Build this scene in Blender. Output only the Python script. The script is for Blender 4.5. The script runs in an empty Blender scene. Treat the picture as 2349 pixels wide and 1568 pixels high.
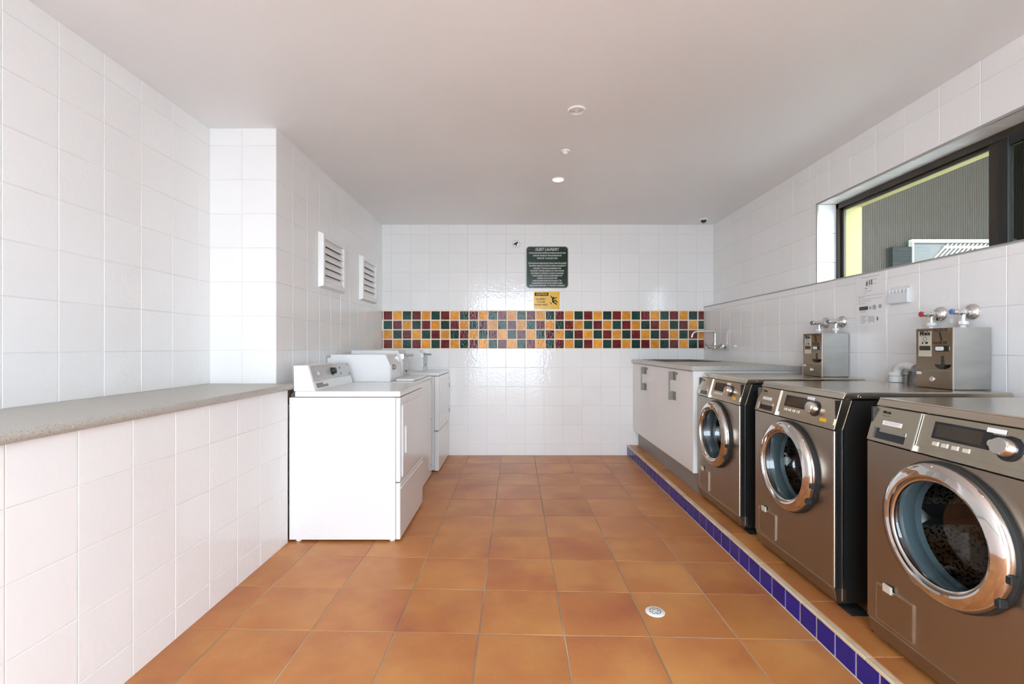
import bpy, bmesh, math, random
from mathutils import Vector, Matrix
random.seed(7)
SC = bpy.context.scene
COL = SC.collection
PI = math.pi

# ------------------------------------------------------------------ camera
F_PX, VPX, VPY, EYE = 1060.0, 1183.0, 794.0, 1.142
cam = bpy.data.cameras.new('camera')
cam.sensor_width = 36.0
cam.lens = 36.0 * F_PX / 2349.0
cam.shift_x = (1174.5 - VPX) / 2349.0
cam.shift_y = (VPY - 784.0) / 2349.0
cam.clip_start = 0.05
camo = bpy.data.objects.new('camera', cam)
camo.location = (0, 0, EYE)
camo.rotation_euler = (PI / 2, 0, 0)
COL.objects.link(camo)
SC.camera = camo

# ------------------------------------------------------------------ world, light, exposure
SKY_STRENGTH = 15.2
w = bpy.data.worlds.new('overcast_sky')
SC.world = w
w.use_nodes = True
bg = w.node_tree.nodes['Background']
bg.inputs['Color'].default_value = (0.808, 0.956, 1.105, 1)
bg.inputs['Strength'].default_value = SKY_STRENGTH
SC.view_settings.view_transform = 'Standard'
SC.view_settings.look = 'None'
SC.view_settings.gamma = 1.0
SC.view_settings.use_curve_mapping = False
SC.view_settings.exposure = 0.0
SC.cycles.max_bounces = 10
SC.cycles.diffuse_bounces = 6
SC.cycles.glossy_bounces = 3
SC.cycles.transmission_bounces = 4
SC.cycles.transparent_max_bounces = 8
SC.cycles.adaptive_threshold = 0.1
SC.cycles.use_light_tree = False
SC.cycles.sample_clamp_indirect = 6.0
SC.cycles.use_denoising = True
SC.cycles.caustics_reflective = False
SC.cycles.caustics_refractive = False

def portal(name, loc, rot, sx, sy):
    l = bpy.data.lights.new(name, 'AREA')
    l.shape = 'RECTANGLE'; l.size = sx; l.size_y = sy
    l.cycles.is_portal = True
    o = bpy.data.objects.new(name, l)
    o.location = loc; o.rotation_euler = rot
    COL.objects.link(o)
Y_FRONT = -1.7
OPEN_X0, OPEN_X1, OPEN_Z = -1.00, 0.70, 2.40
SD_Y0, SD_Y1, SD_Z = -1.50, -0.60, 2.15
portal('side_door_portal', (2.40, (SD_Y0 + SD_Y1) / 2, SD_Z / 2), (PI / 2, 0, PI / 2), SD_Y1 - SD_Y0, SD_Z)
portal('doorway_portal', ((OPEN_X0 + OPEN_X1) / 2, Y_FRONT - 0.02, OPEN_Z / 2), (PI / 2, 0, 0), OPEN_X1 - OPEN_X0, OPEN_Z)

# ------------------------------------------------------------------ materials
MATS = {}
def mat(name, col, rough=0.5, metal=0.0, noise=None, bump=None, spec=None, coat=0.0, emit=None, rnd=None, aniso=None, trans=None, coords='geo'):
    m = bpy.data.materials.new(name)
    m.use_nodes = True
    nt = m.node_tree; N = nt.nodes; L = nt.links
    b = N['Principled BSDF']
    c4 = (*col, 1) if len(col) == 3 else col
    b.inputs['Base Color'].default_value = c4
    b.inputs['Roughness'].default_value = rough
    b.inputs['Metallic'].default_value = metal
    if spec is not None: b.inputs['Specular IOR Level'].default_value = spec
    if coat: b.inputs['Coat Weight'].default_value = coat; b.inputs['Coat Roughness'].default_value = 0.05
    if emit:
        b.inputs['Emission Color'].default_value = (*emit[0], 1)
        b.inputs['Emission Strength'].default_value = emit[1]
    geo = N.new('ShaderNodeNewGeometry')
    if coords == 'geo': vec = geo.outputs['Position']
    else: vec = N.new('ShaderNodeTexCoord').outputs['Object']
    src = None
    if noise:                       # list of (colour2, scale, lo, hi, stretch, detail)
        for (c2, sc, lo, hi, st, det) in noise:
            mp = N.new('ShaderNodeMapping'); mp.inputs['Scale'].default_value = st
            L.new(vec, mp.inputs['Vector'])
            if rnd is not None:
                oi = N.new('ShaderNodeObjectInfo')
                mul = N.new('ShaderNodeMath'); mul.operation = 'MULTIPLY'; mul.inputs[1].default_value = 37.0
                L.new(oi.outputs['Random'], mul.inputs[0])
                cx = N.new('ShaderNodeCombineXYZ'); L.new(mul.outputs[0], cx.inputs[0]); L.new(mul.outputs[0], cx.inputs[1])
                L.new(cx.outputs[0], mp.inputs['Location'])
            nz = N.new('ShaderNodeTexNoise'); nz.inputs['Scale'].default_value = sc; nz.inputs['Detail'].default_value = det
            L.new(mp.outputs[0], nz.inputs['Vector'])
            rp = N.new('ShaderNodeMapRange'); rp.inputs['From Min'].default_value = lo; rp.inputs['From Max'].default_value = hi
            L.new(nz.outputs['Fac'], rp.inputs['Value'])
            mx = N.new('ShaderNodeMix'); mx.data_type = 'RGBA'
            L.new(rp.outputs[0], mx.inputs['Factor'])
            if src is None: mx.inputs[6].default_value = c4
            else: L.new(src, mx.inputs[6])
            mx.inputs[7].default_value = (*c2, 1)
            src = mx.outputs[2]
    if rnd is not None and rnd > 0:
        oi = N.new('ShaderNodeObjectInfo')
        mr = N.new('ShaderNodeMapRange'); mr.inputs['To Min'].default_value = 1 - rnd; mr.inputs['To Max'].default_value = 1 + rnd
        L.new(oi.outputs['Random'], mr.inputs['Value'])
        hs = N.new('ShaderNodeHueSaturation'); L.new(mr.outputs[0], hs.inputs['Value'])
        if src is None: hs.inputs['Color'].default_value = c4
        else: L.new(src, hs.inputs['Color'])
        src = hs.outputs[0]
    if src is not None: L.new(src, b.inputs['Base Color'])
    if bump:                        # (scale, strength, distance, stretch, detail)
        mp = N.new('ShaderNodeMapping'); mp.inputs['Scale'].default_value = bump[3]
        L.new(vec, mp.inputs['Vector'])
        nz = N.new('ShaderNodeTexNoise'); nz.inputs['Scale'].default_value = bump[0]; nz.inputs['Detail'].default_value = bump[4]
        L.new(mp.outputs[0], nz.inputs['Vector'])
        bp = N.new('ShaderNodeBump'); bp.inputs['Strength'].default_value = bump[1]; bp.inputs['Distance'].default_value = bump[2]
        L.new(nz.outputs['Fac'], bp.inputs['Height'])
        L.new(bp.outputs[0], b.inputs['Normal'])
    MATS[name] = m
    return m
U1 = (1, 1, 1)
mat('white_tile', (0.86, 0.85, 0.835), 0.08, spec=0.5, bump=(42, 0.24, 0.004, U1, 1), rnd=0.012)
mat('wall_grout', (0.77, 0.75, 0.725), 0.8, noise=[((0.66, 0.64, 0.605), 3, 0.45, 0.75, U1, 3)])
mat('mosaic_red', (0.185, 0.012, 0.008), 0.09, noise=[((0.085, 0.008, 0.010), 30, 0.3, 0.7, U1, 2)], spec=0.17, bump=(46, 0.45, 0.004, U1, 1), rnd=0.15)
mat('mosaic_yellow', (0.74, 0.32, 0.03), 0.10, noise=[((0.58, 0.22, 0.035), 22, 0.35, 0.7, U1, 2)], spec=0.17, bump=(46, 0.45, 0.004, U1, 1), rnd=0.13)
mat('mosaic_green', (0.010, 0.055, 0.034), 0.09, noise=[((0.008, 0.030, 0.024), 30, 0.3, 0.7, U1, 2)], spec=0.17, bump=(46, 0.45, 0.004, U1, 1), rnd=0.15)
mat('mosaic_grout', (0.86, 0.74, 0.60), 0.8)
mat('terracotta', (0.43, 0.158, 0.046), 0.34, spec=0.28, noise=[((0.52, 0.228, 0.066), 3.2, 0.42, 0.68, U1, 4), ((0.35, 0.105, 0.034), 2.1, 0.50, 0.72, U1, 5), ((0.50, 0.30, 0.15), 90, 0.66, 0.80, U1, 2)],
    bump=(55, 0.10, 0.002, U1, 3), rnd=0.05)
mat('floor_grout', (0.23, 0.175, 0.125), 0.85, noise=[((0.46, 0.36, 0.25), 1.6, 0.45, 0.7, U1, 3)])
mat('blue_tile', (0.004, 0.006, 0.20), 0.14, rnd=0.10, bump=(60, 0.08, 0.002, U1, 1))
mat('pale_grout', (0.62, 0.53, 0.43), 0.8)
mat('cream_edge', (0.64, 0.51, 0.35), 0.65, noise=[((0.52, 0.37, 0.22), 14, 0.4, 0.7, U1, 4)])
mat('ceiling_paint', (0.87, 0.878, 0.882), 0.42, noise=[((0.84, 0.845, 0.85), 0.9, 0.4, 0.65, U1, 3)])
mat('benchtop', (0.40, 0.365, 0.315), 0.35, noise=[((0.29, 0.255, 0.215), 170, 0.56, 0.66, U1, 2), ((0.54, 0.50, 0.45), 210, 0.60, 0.70, U1, 2)])
mat('countertop', (0.44, 0.41, 0.36), 0.30, noise=[((0.30, 0.275, 0.24), 190, 0.54, 0.66, U1, 2), ((0.58, 0.55, 0.50), 230, 0.60, 0.70, U1, 2)])
mat('enamel_white', (0.77, 0.765, 0.755), 0.16, bump=(5, 0.06, 0.003, U1, 1))
mat('enamel_cool', (0.76, 0.76, 0.755), 0.22)
mat('console_grey', (0.50, 0.50, 0.485), 0.35, metal=0.25)
mat('plastic_white', (0.84, 0.83, 0.81), 0.35)
mat('plastic_black', (0.012, 0.011, 0.010), 0.35)
mat('rubber_black', (0.010, 0.010, 0.010), 0.6)
mat('side_black', (0.0085, 0.0085, 0.0085), 0.38, noise=[((0.013, 0.012, 0.011), 5, 0.4, 0.7, (1, 1, 0.3), 4)])
mat('bronze_steel', (0.36, 0.315, 0.26), 0.33, metal=1.0, bump=(14, 0.03, 0.001, (1, 1, 30), 3))
mat('lid_steel', (0.62, 0.565, 0.475), 0.22, metal=1.0, bump=(14, 0.03, 0.001, (1, 30, 1), 3))
mat('panel_steel', (0.47, 0.41, 0.325), 0.27, metal=1.0)
mat('bright_steel', (0.72, 0.69, 0.65), 0.2, metal=1.0)
mat('edge_steel', (0.56, 0.49, 0.40), 0.36, metal=1.0)
mat('brushed_steel', (0.46, 0.445, 0.42), 0.33, metal=1.0, noise=[((0.40, 0.385, 0.36), 6, 0.35, 0.7, (1, 1, 4), 4)])
mat('meter_front', (0.28, 0.225, 0.165), 0.22, metal=1.0)
mat('chrome', (0.80, 0.80, 0.80), 0.06, metal=1.0)
mat('ring_chrome', (0.66, 0.62, 0.59), 0.07, metal=1.0)
mat('drum_steel', (0.55, 0.53, 0.50), 0.25, metal=1.0, noise=[((0.03, 0.03, 0.03), 110, 0.55, 0.60, U1, 0)])
mat('seal_grey', (0.085, 0.110, 0.120), 0.28)
mat('display_black', (0.010, 0.010, 0.013), 0.12)
mat('display_screen', (0.035, 0.026, 0.018), 0.10)
mat('label_cream', (0.52, 0.47, 0.37), 0.5)
mat('paper_white', (0.83, 0.82, 0.81), 0.5)
mat('ink_black', (0.010, 0.009, 0.008), 0.5, spec=0.2)
mat('ink_grey', (0.16, 0.155, 0.15), 0.6)
mat('ink_light', (0.38, 0.375, 0.37), 0.6)
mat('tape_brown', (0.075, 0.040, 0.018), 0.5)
mat('sticker_yellow', (0.75, 0.36, 0.01), 0.5)
mat('sign_green', (0.008, 0.024, 0.012), 0.16, spec=0.3, bump=(3, 0.02, 0.002, U1, 1))
mat('sign_rim', (0.20, 0.23, 0.20), 0.3)
mat('sign_white', (0.66, 0.66, 0.63), 0.4)
mat('sign_yellow', (0.70, 0.40, 0.010), 0.18, spec=0.3)
mat('cabinet_cream', (0.74, 0.715, 0.68), 0.30)
mat('cabinet_white', (0.82, 0.81, 0.79), 0.35)
mat('kick_grey', (0.23, 0.205, 0.18), 0.38)
mat('handle_grey', (0.24, 0.225, 0.20), 0.4, metal=0.35)
mat('frame_bronze', (0.040, 0.030, 0.022), 0.35, metal=0.4)
mat('frame_black', (0.006, 0.006, 0.006), 0.4)
mat('exterior_yellow', (0.33, 0.28, 0.10), 0.7)
mat('cladding_olive', (0.030, 0.020, 0.010), 0.6)
mat('roof_grey', (0.16, 0.155, 0.14), 0.8)
mat('awning_white', (0.36, 0.345, 0.31), 0.6)
mat('dark_teal', (0.010, 0.010, 0.008), 0.6)
mat('concrete', (0.80, 0.79, 0.775), 0.9, noise=[((0.74, 0.73, 0.715), 1.5, 0.4, 0.7, U1, 4)])
mat('render_pale', (0.62, 0.60, 0.54), 0.9)
mat('trim_alu', (0.42, 0.40, 0.37), 0.4, metal=0.6)
mat('cap_red', (0.35, 0.03, 0.03), 0.4)
mat('cap_blue', (0.10, 0.17, 0.38), 0.4)
mat('lamp_glow', (1, 1, 1), 0.5, emit=((1.0, 0.96, 0.84), 14.0))
mat('tube_glow', (1, 1, 1), 0.5, emit=((1.0, 1.0, 0.96), 1.2))
mat('frosted_plastic', (0.74, 0.75, 0.75), 0.25)
mat('sink_steel', (0.13, 0.12, 0.105), 0.3, metal=1.0)
mat('slide_grey', (0.20, 0.195, 0.185), 0.4, metal=0.3)

def glassy(name, tint, refl_ior, rough=0.0, alpha_dark=1.0):
    m = bpy.data.materials.new(name); m.use_nodes = True
    nt = m.node_tree; N = nt.nodes; L = nt.links
    for n in list(N): N.remove(n)
    out = N.new('ShaderNodeOutputMaterial')
    tr = N.new('ShaderNodeBsdfTransparent'); tr.inputs['Color'].default_value = (*tint, 1)
    gl = N.new('ShaderNodeBsdfGlossy'); gl.inputs['Roughness'].default_value = rough
    lw = N.new('ShaderNodeLayerWeight'); lw.inputs['Blend'].default_value = 0.5
    pw = N.new('ShaderNodeMath'); pw.operation = 'POWER'; pw.inputs[1].default_value = 5.0
    L.new(lw.outputs['Facing'], pw.inputs[0])
    f0 = ((refl_ior - 1) / (refl_ior + 1)) ** 2
    fr = N.new('ShaderNodeMath'); fr.operation = 'MULTIPLY_ADD'; fr.inputs[1].default_value = 1 - f0; fr.inputs[2].default_value = f0
    L.new(pw.outputs[0], fr.inputs[0])
    mx = N.new('ShaderNodeMixShader')
    L.new(fr.outputs[0], mx.inputs[0]); L.new(tr.outputs[0], mx.inputs[1]); L.new(gl.outputs[0], mx.inputs[2])
    L.new(mx.outputs[0], out.inputs['Surface'])
    MATS[name] = m
glassy('window_glass', (0.93, 0.95, 0.92), 1.5)
glassy('screen_mesh', (0.35, 0.35, 0.33), 1.1, 0.6)
glassy('door_glass', (0.86, 0.92, 0.93), 1.62)
glassy('clear_plastic', (0.90, 0.90, 0.89), 1.45, 0.05)

# ------------------------------------------------------------------ mesh helpers (world coordinates; objects re-centred on creation)
def B(): return bmesh.new()
def box(bm, x0, x1, y0, y1, z0, z1, bev=0.0, seg=1):
    r = bmesh.ops.create_cube(bm, size=1.0)
    vs = r['verts']
    for v in vs:
        v.co = Vector((x0 + (v.co.x + .5) * (x1 - x0), y0 + (v.co.y + .5) * (y1 - y0), z0 + (v.co.z + .5) * (z1 - z0)))
    if bev > 0:
        es = list({e for v in vs for e in v.link_edges})
        bmesh.ops.bevel(bm, geom=es, offset=bev, segments=seg, affect='EDGES', profile=0.5)
    return bm
def frame_of(d):
    d = Vector(d).normalized()
    a = Vector((0, 0, 1)) if abs(d.z) < 0.9 else Vector((1, 0, 0))
    u = d.cross(a).normalized(); v = d.cross(u).normalized()
    return d, u, v
def lathe(bm, c, axis, prof, n=32, close=True):
    """prof: list of (radius, distance along axis)"""
    d, u, v = frame_of(axis); c = Vector(c)
    rings = []
    for (r, h) in prof:
        if r < 1e-6:
            rings.append([bm.verts.new(c + d * h)])
        else:
            rings.append([bm.verts.new(c + d * h + (u * math.cos(2 * PI * k / n) + v * math.sin(2 * PI * k / n)) * r) for k in range(n)])
    for a, b in zip(rings[:-1], rings[1:]):
        for k in range(n):
            k2 = (k + 1) % n
            if len(a) == 1 and len(b) == 1: continue
            if len(a) == 1: bm.faces.new((a[0], b[k], b[k2]))
            elif len(b) == 1: bm.faces.new((a[k], b[0], a[k2]))
            else: bm.faces.new((a[k], b[k], b[k2], a[k2]))
    return bm
def cyl(bm, p, axis, r, h, n=20, bev=0.0):
    if bev: return lathe(bm, p, axis, [(0, 0), (r - bev, 0), (r, bev), (r, h - bev), (r - bev, h), (0, h)], n)
    return lathe(bm, p, axis, [(0, 0), (r, 0), (r, h), (0, h)], n)
def tube(bm, pts, r, n=12):
    pts = [Vector(p) for p in pts]
    rings = []; prevu = None
    for i, p in enumerate(pts):
        t = (pts[min(i + 1, len(pts) - 1)] - pts[max(i - 1, 0)]).normalized()
        if prevu is None: _, u, v = frame_of(t)
        else:
            u = (prevu - t * prevu.dot(t)).normalized(); v = t.cross(u).normalized()
        prevu = u
        rings.append([bm.verts.new(p + (u * math.cos(2 * PI * k / n) + v * math.sin(2 * PI * k / n)) * r) for k in range(n)])
    for a, b in zip(rings[:-1], rings[1:]):
        for k in range(n): bm.faces.new((a[k], a[(k + 1) % n], b[(k + 1) % n], b[k]))
    bm.faces.new(rings[0]); bm.faces.new(list(reversed(rings[-1])))
    return bm
def arc(p0, p1, p2, n=8):
    p0, p1, p2 = Vector(p0), Vector(p1), Vector(p2)
    return [p0 * (1 - t) ** 2 + p1 * 2 * t * (1 - t) + p2 * t * t for t in [i / n for i in range(n + 1)]]
def prism(bm, prof, axis, a0, a1, bev=0.0):
    """prof: 2-D polygon. axis 'y': (x,z); axis 'x': (y,z); axis 'z': (x,y)"""
    def P(p, a):
        if axis == 'y': return (p[0], a, p[1])
        if axis == 'x': return (a, p[0], p[1])
        return (p[0], p[1], a)
    A = [bm.verts.new(P(p, a0)) for p in prof]; Bv = [bm.verts.new(P(p, a1)) for p in prof]
    n = len(prof)
    fs = [bm.faces.new(A), bm.faces.new(list(reversed(Bv)))]
    for k in range(n): fs.append(bm.faces.new((A[k], Bv[k], Bv[(k + 1) % n], A[(k + 1) % n])))
    if bev > 0:
        es = list({e for f in fs for e in f.edges})
        bmesh.ops.bevel(bm, geom=es, offset=bev, segments=1, affect='EDGES')
    return bm
def obj(name, bm, m, parent=None, smooth=False, origin=None):
    bmesh.ops.recalc_face_normals(bm, faces=bm.faces[:])
    me = bpy.data.meshes.new(name)
    if parent is not None: o0 = Vector(parent.get('_o', (0, 0, 0)))
    elif origin is not None: o0 = Vector(origin)
    else:
        lo = [min(v.co[i] for v in bm.verts) for i in range(3)]; hi = [max(v.co[i] for v in bm.verts) for i in range(3)]
        o0 = Vector(((lo[0] + hi[0]) / 2, (lo[1] + hi[1]) / 2, lo[2]))
    for v in bm.verts: v.co -= o0
    bm.to_mesh(me); bm.free()
    if m is not None: me.materials.append(MATS[m] if isinstance(m, str) else m)
    if smooth:
        for p in me.polygons: p.use_smooth = True
        me.set_sharp_from_angle(angle=math.radians(38))
    o = bpy.data.objects.new(name, me); COL.objects.link(o)
    o['_o'] = tuple(o0)
    if parent is not None: o.parent = parent
    else: o.location = o0
    return o
def tag(o, label, cat, group=None):
    o['label'] = label; o['category'] = cat
    if group: o['group'] = group
    return o
def thing(name, label, cat, loc, group=None):
    o = bpy.data.objects.new(name, None); COL.objects.link(o)
    o.empty_display_size = 0.05
    o.location = loc; o['_o'] = tuple(loc)
    return tag(o, label, cat, group)
def struct(name, bm, m, label=None):
    o = obj(name, bm, m, None, origin=(0, 0, 0)); o['kind'] = 'structure'
    if label: o['label'] = label
    return o
def text(name, body, size, parent, m, pos, xdir, ydir, align='CENTER', shear=0.0, bold=0.0, width=None):
    cu = bpy.data.curves.new(name, 'FONT'); cu.body = body; cu.size = size; cu.align_x = align; cu.align_y = 'CENTER'
    cu.shear = shear; cu.offset = bold; cu.resolution_u = 2; cu.fill_mode = 'FRONT'
    t = bpy.data.objects.new(name + '_tmp', cu); COL.objects.link(t)
    dg = bpy.context.evaluated_depsgraph_get()
    me = bpy.data.meshes.new_from_object(t.evaluated_get(dg))
    bpy.data.objects.remove(t); bpy.data.curves.remove(cu)
    me.name = name
    X = Vector(xdir).normalized(); Y = Vector(ydir).normalized(); Z = X.cross(Y)
    pos = Vector(pos) - Vector(parent['_o'])
    sx = 1.0
    if width and len(me.vertices):
        cw = max(v.co.x for v in me.vertices) - min(v.co.x for v in me.vertices)
        if cw > 0: sx = width / cw
    for v in me.vertices: v.co = pos + X * v.co.x * sx + Y * v.co.y + Z * v.co.z
    me.materials.clear(); me.materials.append(MATS[m])
    o = bpy.data.objects.new(name, me); COL.objects.link(o); o.parent = parent; o['_o'] = parent['_o']
    return o
def copy_tree(o, parent=None):
    c = o.copy(); COL.objects.link(c); c.parent = parent
    for ch in list(o.children): copy_tree(ch, c)
    return c

# ------------------------------------------------------------------ tiles
TILE_CACHE = {}
def tile_mesh(wd, ht, m, th, ch):
    key = (round(wd, 4), round(ht, 4), m, th)
    if key in TILE_CACHE: return TILE_CACHE[key]
    me = bpy.data.meshes.new('tile')
    a, b = wd / 2, ht / 2
    c = min(ch, a * 0.4, b * 0.4)
    V = []
    for (ia, z) in ((0, -th), (0, -ch), (c, 0.0)):
        V += [(-a + ia, -b + ia, z), (a - ia, -b + ia, z), (a - ia, b - ia, z), (-a + ia, b - ia, z)]
    Fc = []
    for k in range(2):
        for i in range(4):
            j = (i + 1) % 4
            Fc.append((k * 4 + i, k * 4 + j, k * 4 + 4 + j, k * 4 + 4 + i))
    Fc.append((8, 9, 10, 11))
    me.from_pydata(V, [], Fc)
    me.materials.append(MATS[m])
    TILE_CACHE[key] = me
    return me
NORMALS = {'+x': Matrix(((0, 0, 1), (1, 0, 0), (0, 1, 0))), '-x': Matrix(((0, 0, -1), (-1, 0, 0), (0, 1, 0))), '-y': Matrix(((1, 0, 0), (0, 0, -1), (0, 1, 0))),
           '+z': Matrix(((1, 0, 0), (0, 1, 0), (0, 0, 1))), '-z': Matrix(((1, 0, 0), (0, -1, 0), (0, 0, -1)))}
def put_tile(parent, name, n, plane, a, b, wd, ht, m, th=0.005, ch=0.0012, tilt=0.0012):
    me = tile_mesh(wd, ht, m, th, ch)
    o = bpy.data.objects.new(name, me); COL.objects.link(o); o.parent = parent
    M = NORMALS[n]
    R = Matrix.Rotation(random.uniform(-tilt, tilt), 3, 'X') @ Matrix.Rotation(random.uniform(-tilt, tilt), 3, 'Y')
    if n in ('+x', '-x'): loc = (plane, a, b)
    elif n == '-y': loc = (a, plane, b)
    else: loc = (a, b, plane)
    o.matrix_local = Matrix.Translation(loc) @ (M @ R).to_4x4()
    return o
def cuts(lo, hi, phase, pitch):
    k = math.ceil((lo - phase) / pitch - 1e-6)
    out = [lo]
    while phase + k * pitch < hi - 1e-6:
        p = phase + k * pitch
        if p - out[-1] > 0.008: out.append(p)
        k += 1
    if hi - out[-1] < 0.008 and len(out) > 1: out[-1] = hi
    else: out.append(hi)
    return out
def minus(r, h):
    a0, a1, b0, b1 = r; c0, c1, d0, d1 = h
    if c0 >= a1 or c1 <= a0 or d0 >= b1 or d1 <= b0: return [r]
    out = []
    if c0 > a0: out.append((a0, c0, b0, b1))
    if c1 < a1: out.append((c1, a1, b0, b1))
    m0, m1 = max(a0, c0), min(a1, c1)
    if d0 > b0: out.append((m0, m1, b0, d0))
    if d1 < b1: out.append((m0, m1, d1, b1))
    return [q for q in out if q[1] - q[0] > 0.006 and q[3] - q[2] > 0.006]
def tile_field(parent, n, plane, ua, va, holes=(), m='white_tile', gap=0.0030, name='tile', **kw):
    for i in range(len(ua) - 1):
        for j in range(len(va) - 1):
            rs = [(ua[i], ua[i + 1], va[j], va[j + 1])]
            for h in holes: rs = [q for r in rs for q in minus(r, h)]
            for (a0, a1, b0, b1) in rs:
                put_tile(parent, name, n, plane, (a0 + a1) / 2, (b0 + b1) / 2, a1 - a0 - gap, b1 - b0 - gap, m, **kw)

# ------------------------------------------------------------------ room dimensions
YB = 4.851; XL = -1.405; XR1 = 1.975; XR2 = 2.078; ZC = 2.42; LEDGE = 1.555
XA = -1.796; YRET = 2.71; XLOW = -1.326; BENCH = 0.923
XSTEP = 1.167; ZSTEP = 0.108
G = 0.0014
VZ = (0.119, 0.2)

# floor
floor = struct('floor', box(B(), -2.1, 2.4, Y_FRONT - 0.2, YB + 0.1, -0.12, -0.0016), 'floor_grout', 'orange terracotta tiled floor of the laundry room')
rowsL = [4.851, 4.507, 4.158, 3.806, 3.458, 3.122, 2.783, 2.527, 2.205, 1.872, 1.545, 1.215, 0.88, 0.545, 0.21, -0.125, -0.46, -0.795, -1.13, -1.465, -1.8]
rowsR = [4.851, 4.507, 4.150, 3.800, 3.452, 3.112, 2.770, 2.436, 2.122, 1.796, 1.465, 1.130, 0.795, 0.46, 0.125, -0.21, -0.545, -0.88, -1.215, -1.55, -1.88]
colsX = [-1.40] + [-0.146 + 0.3384 * k for k in range(-3, 4)] + [1.172]
def floor_row(i, x):
    t = (x + 1.33) / 2.5
    return rowsL[i] + (rowsR[i] - rowsL[i]) * t
def quad_tile(parent, name, pts, m, z, th=0.006, ch=0.0018, gap=0.0022):
    c = Vector((sum(p[0] for p in pts) / 4, sum(p[1] for p in pts) / 4))
    me = bpy.data.meshes.new('tile'); V = []
    for (ins, zz) in ((gap, -th), (gap, -ch), (gap + ch, 0)):
        for p in pts:
            sx = 1 if p[0] < c.x else -1; sy = 1 if p[1] < c.y else -1
            V.append((p[0] + sx * ins - c.x, p[1] + sy * ins - c.y, zz))
    Fc = []
    for k in range(2):
        for i in range(4):
            j = (i + 1) % 4; Fc.append((k * 4 + i, k * 4 + j, k * 4 + 4 + j, k * 4 + 4 + i))
    Fc.append((8, 9, 10, 11))
    me.from_pydata(V, [], Fc); me.materials.append(MATS[m])
    o = bpy.data.objects.new(name, me); COL.objects.link(o); o.parent = parent
    o.location = (c.x, c.y, z)
    o.rotation_euler = (random.uniform(-.0015, .0015), random.uniform(-.0015, .0015), 0)
for i in range(len(rowsL) - 1):
    for j in range(len(colsX) - 1):
        x0, x1 = colsX[j], colsX[j + 1]
        quad_tile(floor, 'tile', [(x0, floor_row(i + 1, x0)), (x1, floor_row(i + 1, x1)), (x1, floor_row(i, x1)), (x0, floor_row(i, x0))], 'terracotta', 0.0)

# ceiling
ceiling = struct('ceiling', box(B(), -2.1, 2.4, Y_FRONT - 0.1, YB + 0.1, ZC, ZC + 0.12), 'ceiling_paint', 'white painted ceiling')

# back wall
wall_back = struct('wall_back', box(B(), -2.0, 2.4, YB + G, YB + 0.12, -0.02, ZC), 'wall_grout', 'white tiled back wall with a mosaic band')
ub = cuts(XL, XR2, -0.503, 0.2)
vb = cuts(0.0, ZC, *VZ)
tile_field(wall_back, '-y', YB, ub, vb, holes=[(XL - .01, XR1 + 0.0005, 1.119, 1.519), (XR1, 3, 0, LEDGE)])
mg = obj('mosaic_grout', box(B(), XL, XR1, YB - 0.0002, YB + 0.01, 1.119, 1.519), 'mosaic_grout', wall_back)
PX0 = (879.0 - VPX) / 218.5; MP = 0.1001
mc = ['mosaic_red', 'mosaic_yellow', 'mosaic_green']
for c in range(-1, 34):
    for r in range(4):
        a0 = max(PX0 + c * MP, XL - 0.004); a1 = min(PX0 + (c + 1) * MP, XR1 + 0.006)
        if a1 - a0 < 0.012: continue
        col = mc[(c - r) % 3] if c >= 0 else ('mosaic_red' if r != 1 else 'white_tile')
        z1 = 1.513 - r * 0.0997
        put_tile(wall_back, 'mosaic_tile', '-y', YB - 0.003, (a0 + a1) / 2, z1 - 0.0997 / 2 + 0.003, a1 - a0 - 0.0125, 0.0997 - 0.0125, col, th=0.006, ch=0.0025, tilt=0.004)

# left wall beside the dryers, return and alcove
wall_left = struct('wall_left', box(B(), -1.60, XL - G, YRET + 0.05, YB + 0.05, -0.02, ZC), 'wall_grout', 'white tiled left wall behind the dryers')
tile_field(wall_left, '+x', XL, cuts(YRET, YB, 2.911, 0.2), cuts(0.0, ZC, *VZ))
wall_return = struct('wall_left_return', box(B(), -2.0, XL - G, YRET + G, YRET + 0.05, 0.0, ZC), 'wall_grout', 'short white tiled return wall at the end of the bench')
tile_field(wall_return, '-y', YRET, cuts(XA, XL, -1.605, 0.2), cuts(BENCH, ZC, *VZ))
wall_alc = struct('wall_left_alcove', box(B(), -2.0, XA - G, Y_FRONT - 0.1, YRET + 0.02, 0.0, ZC), 'wall_grout', 'white tiled wall above the bench')
tile_field(wall_alc, '+x', XA, cuts(Y_FRONT, YRET, 1.815, 0.2), cuts(BENCH, ZC, *VZ))
wall_bench = struct('wall_bench', box(B(), -1.70, XLOW - G, Y_FRONT, 2.69, -0.02, 0.8885), 'wall_grout', 'low white tiled wall carrying the bench top')
tile_field(wall_bench, '+x', XLOW, cuts(Y_FRONT, 2.69, 1.2, 0.2), cuts(0.0, 0.889, *VZ))

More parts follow.
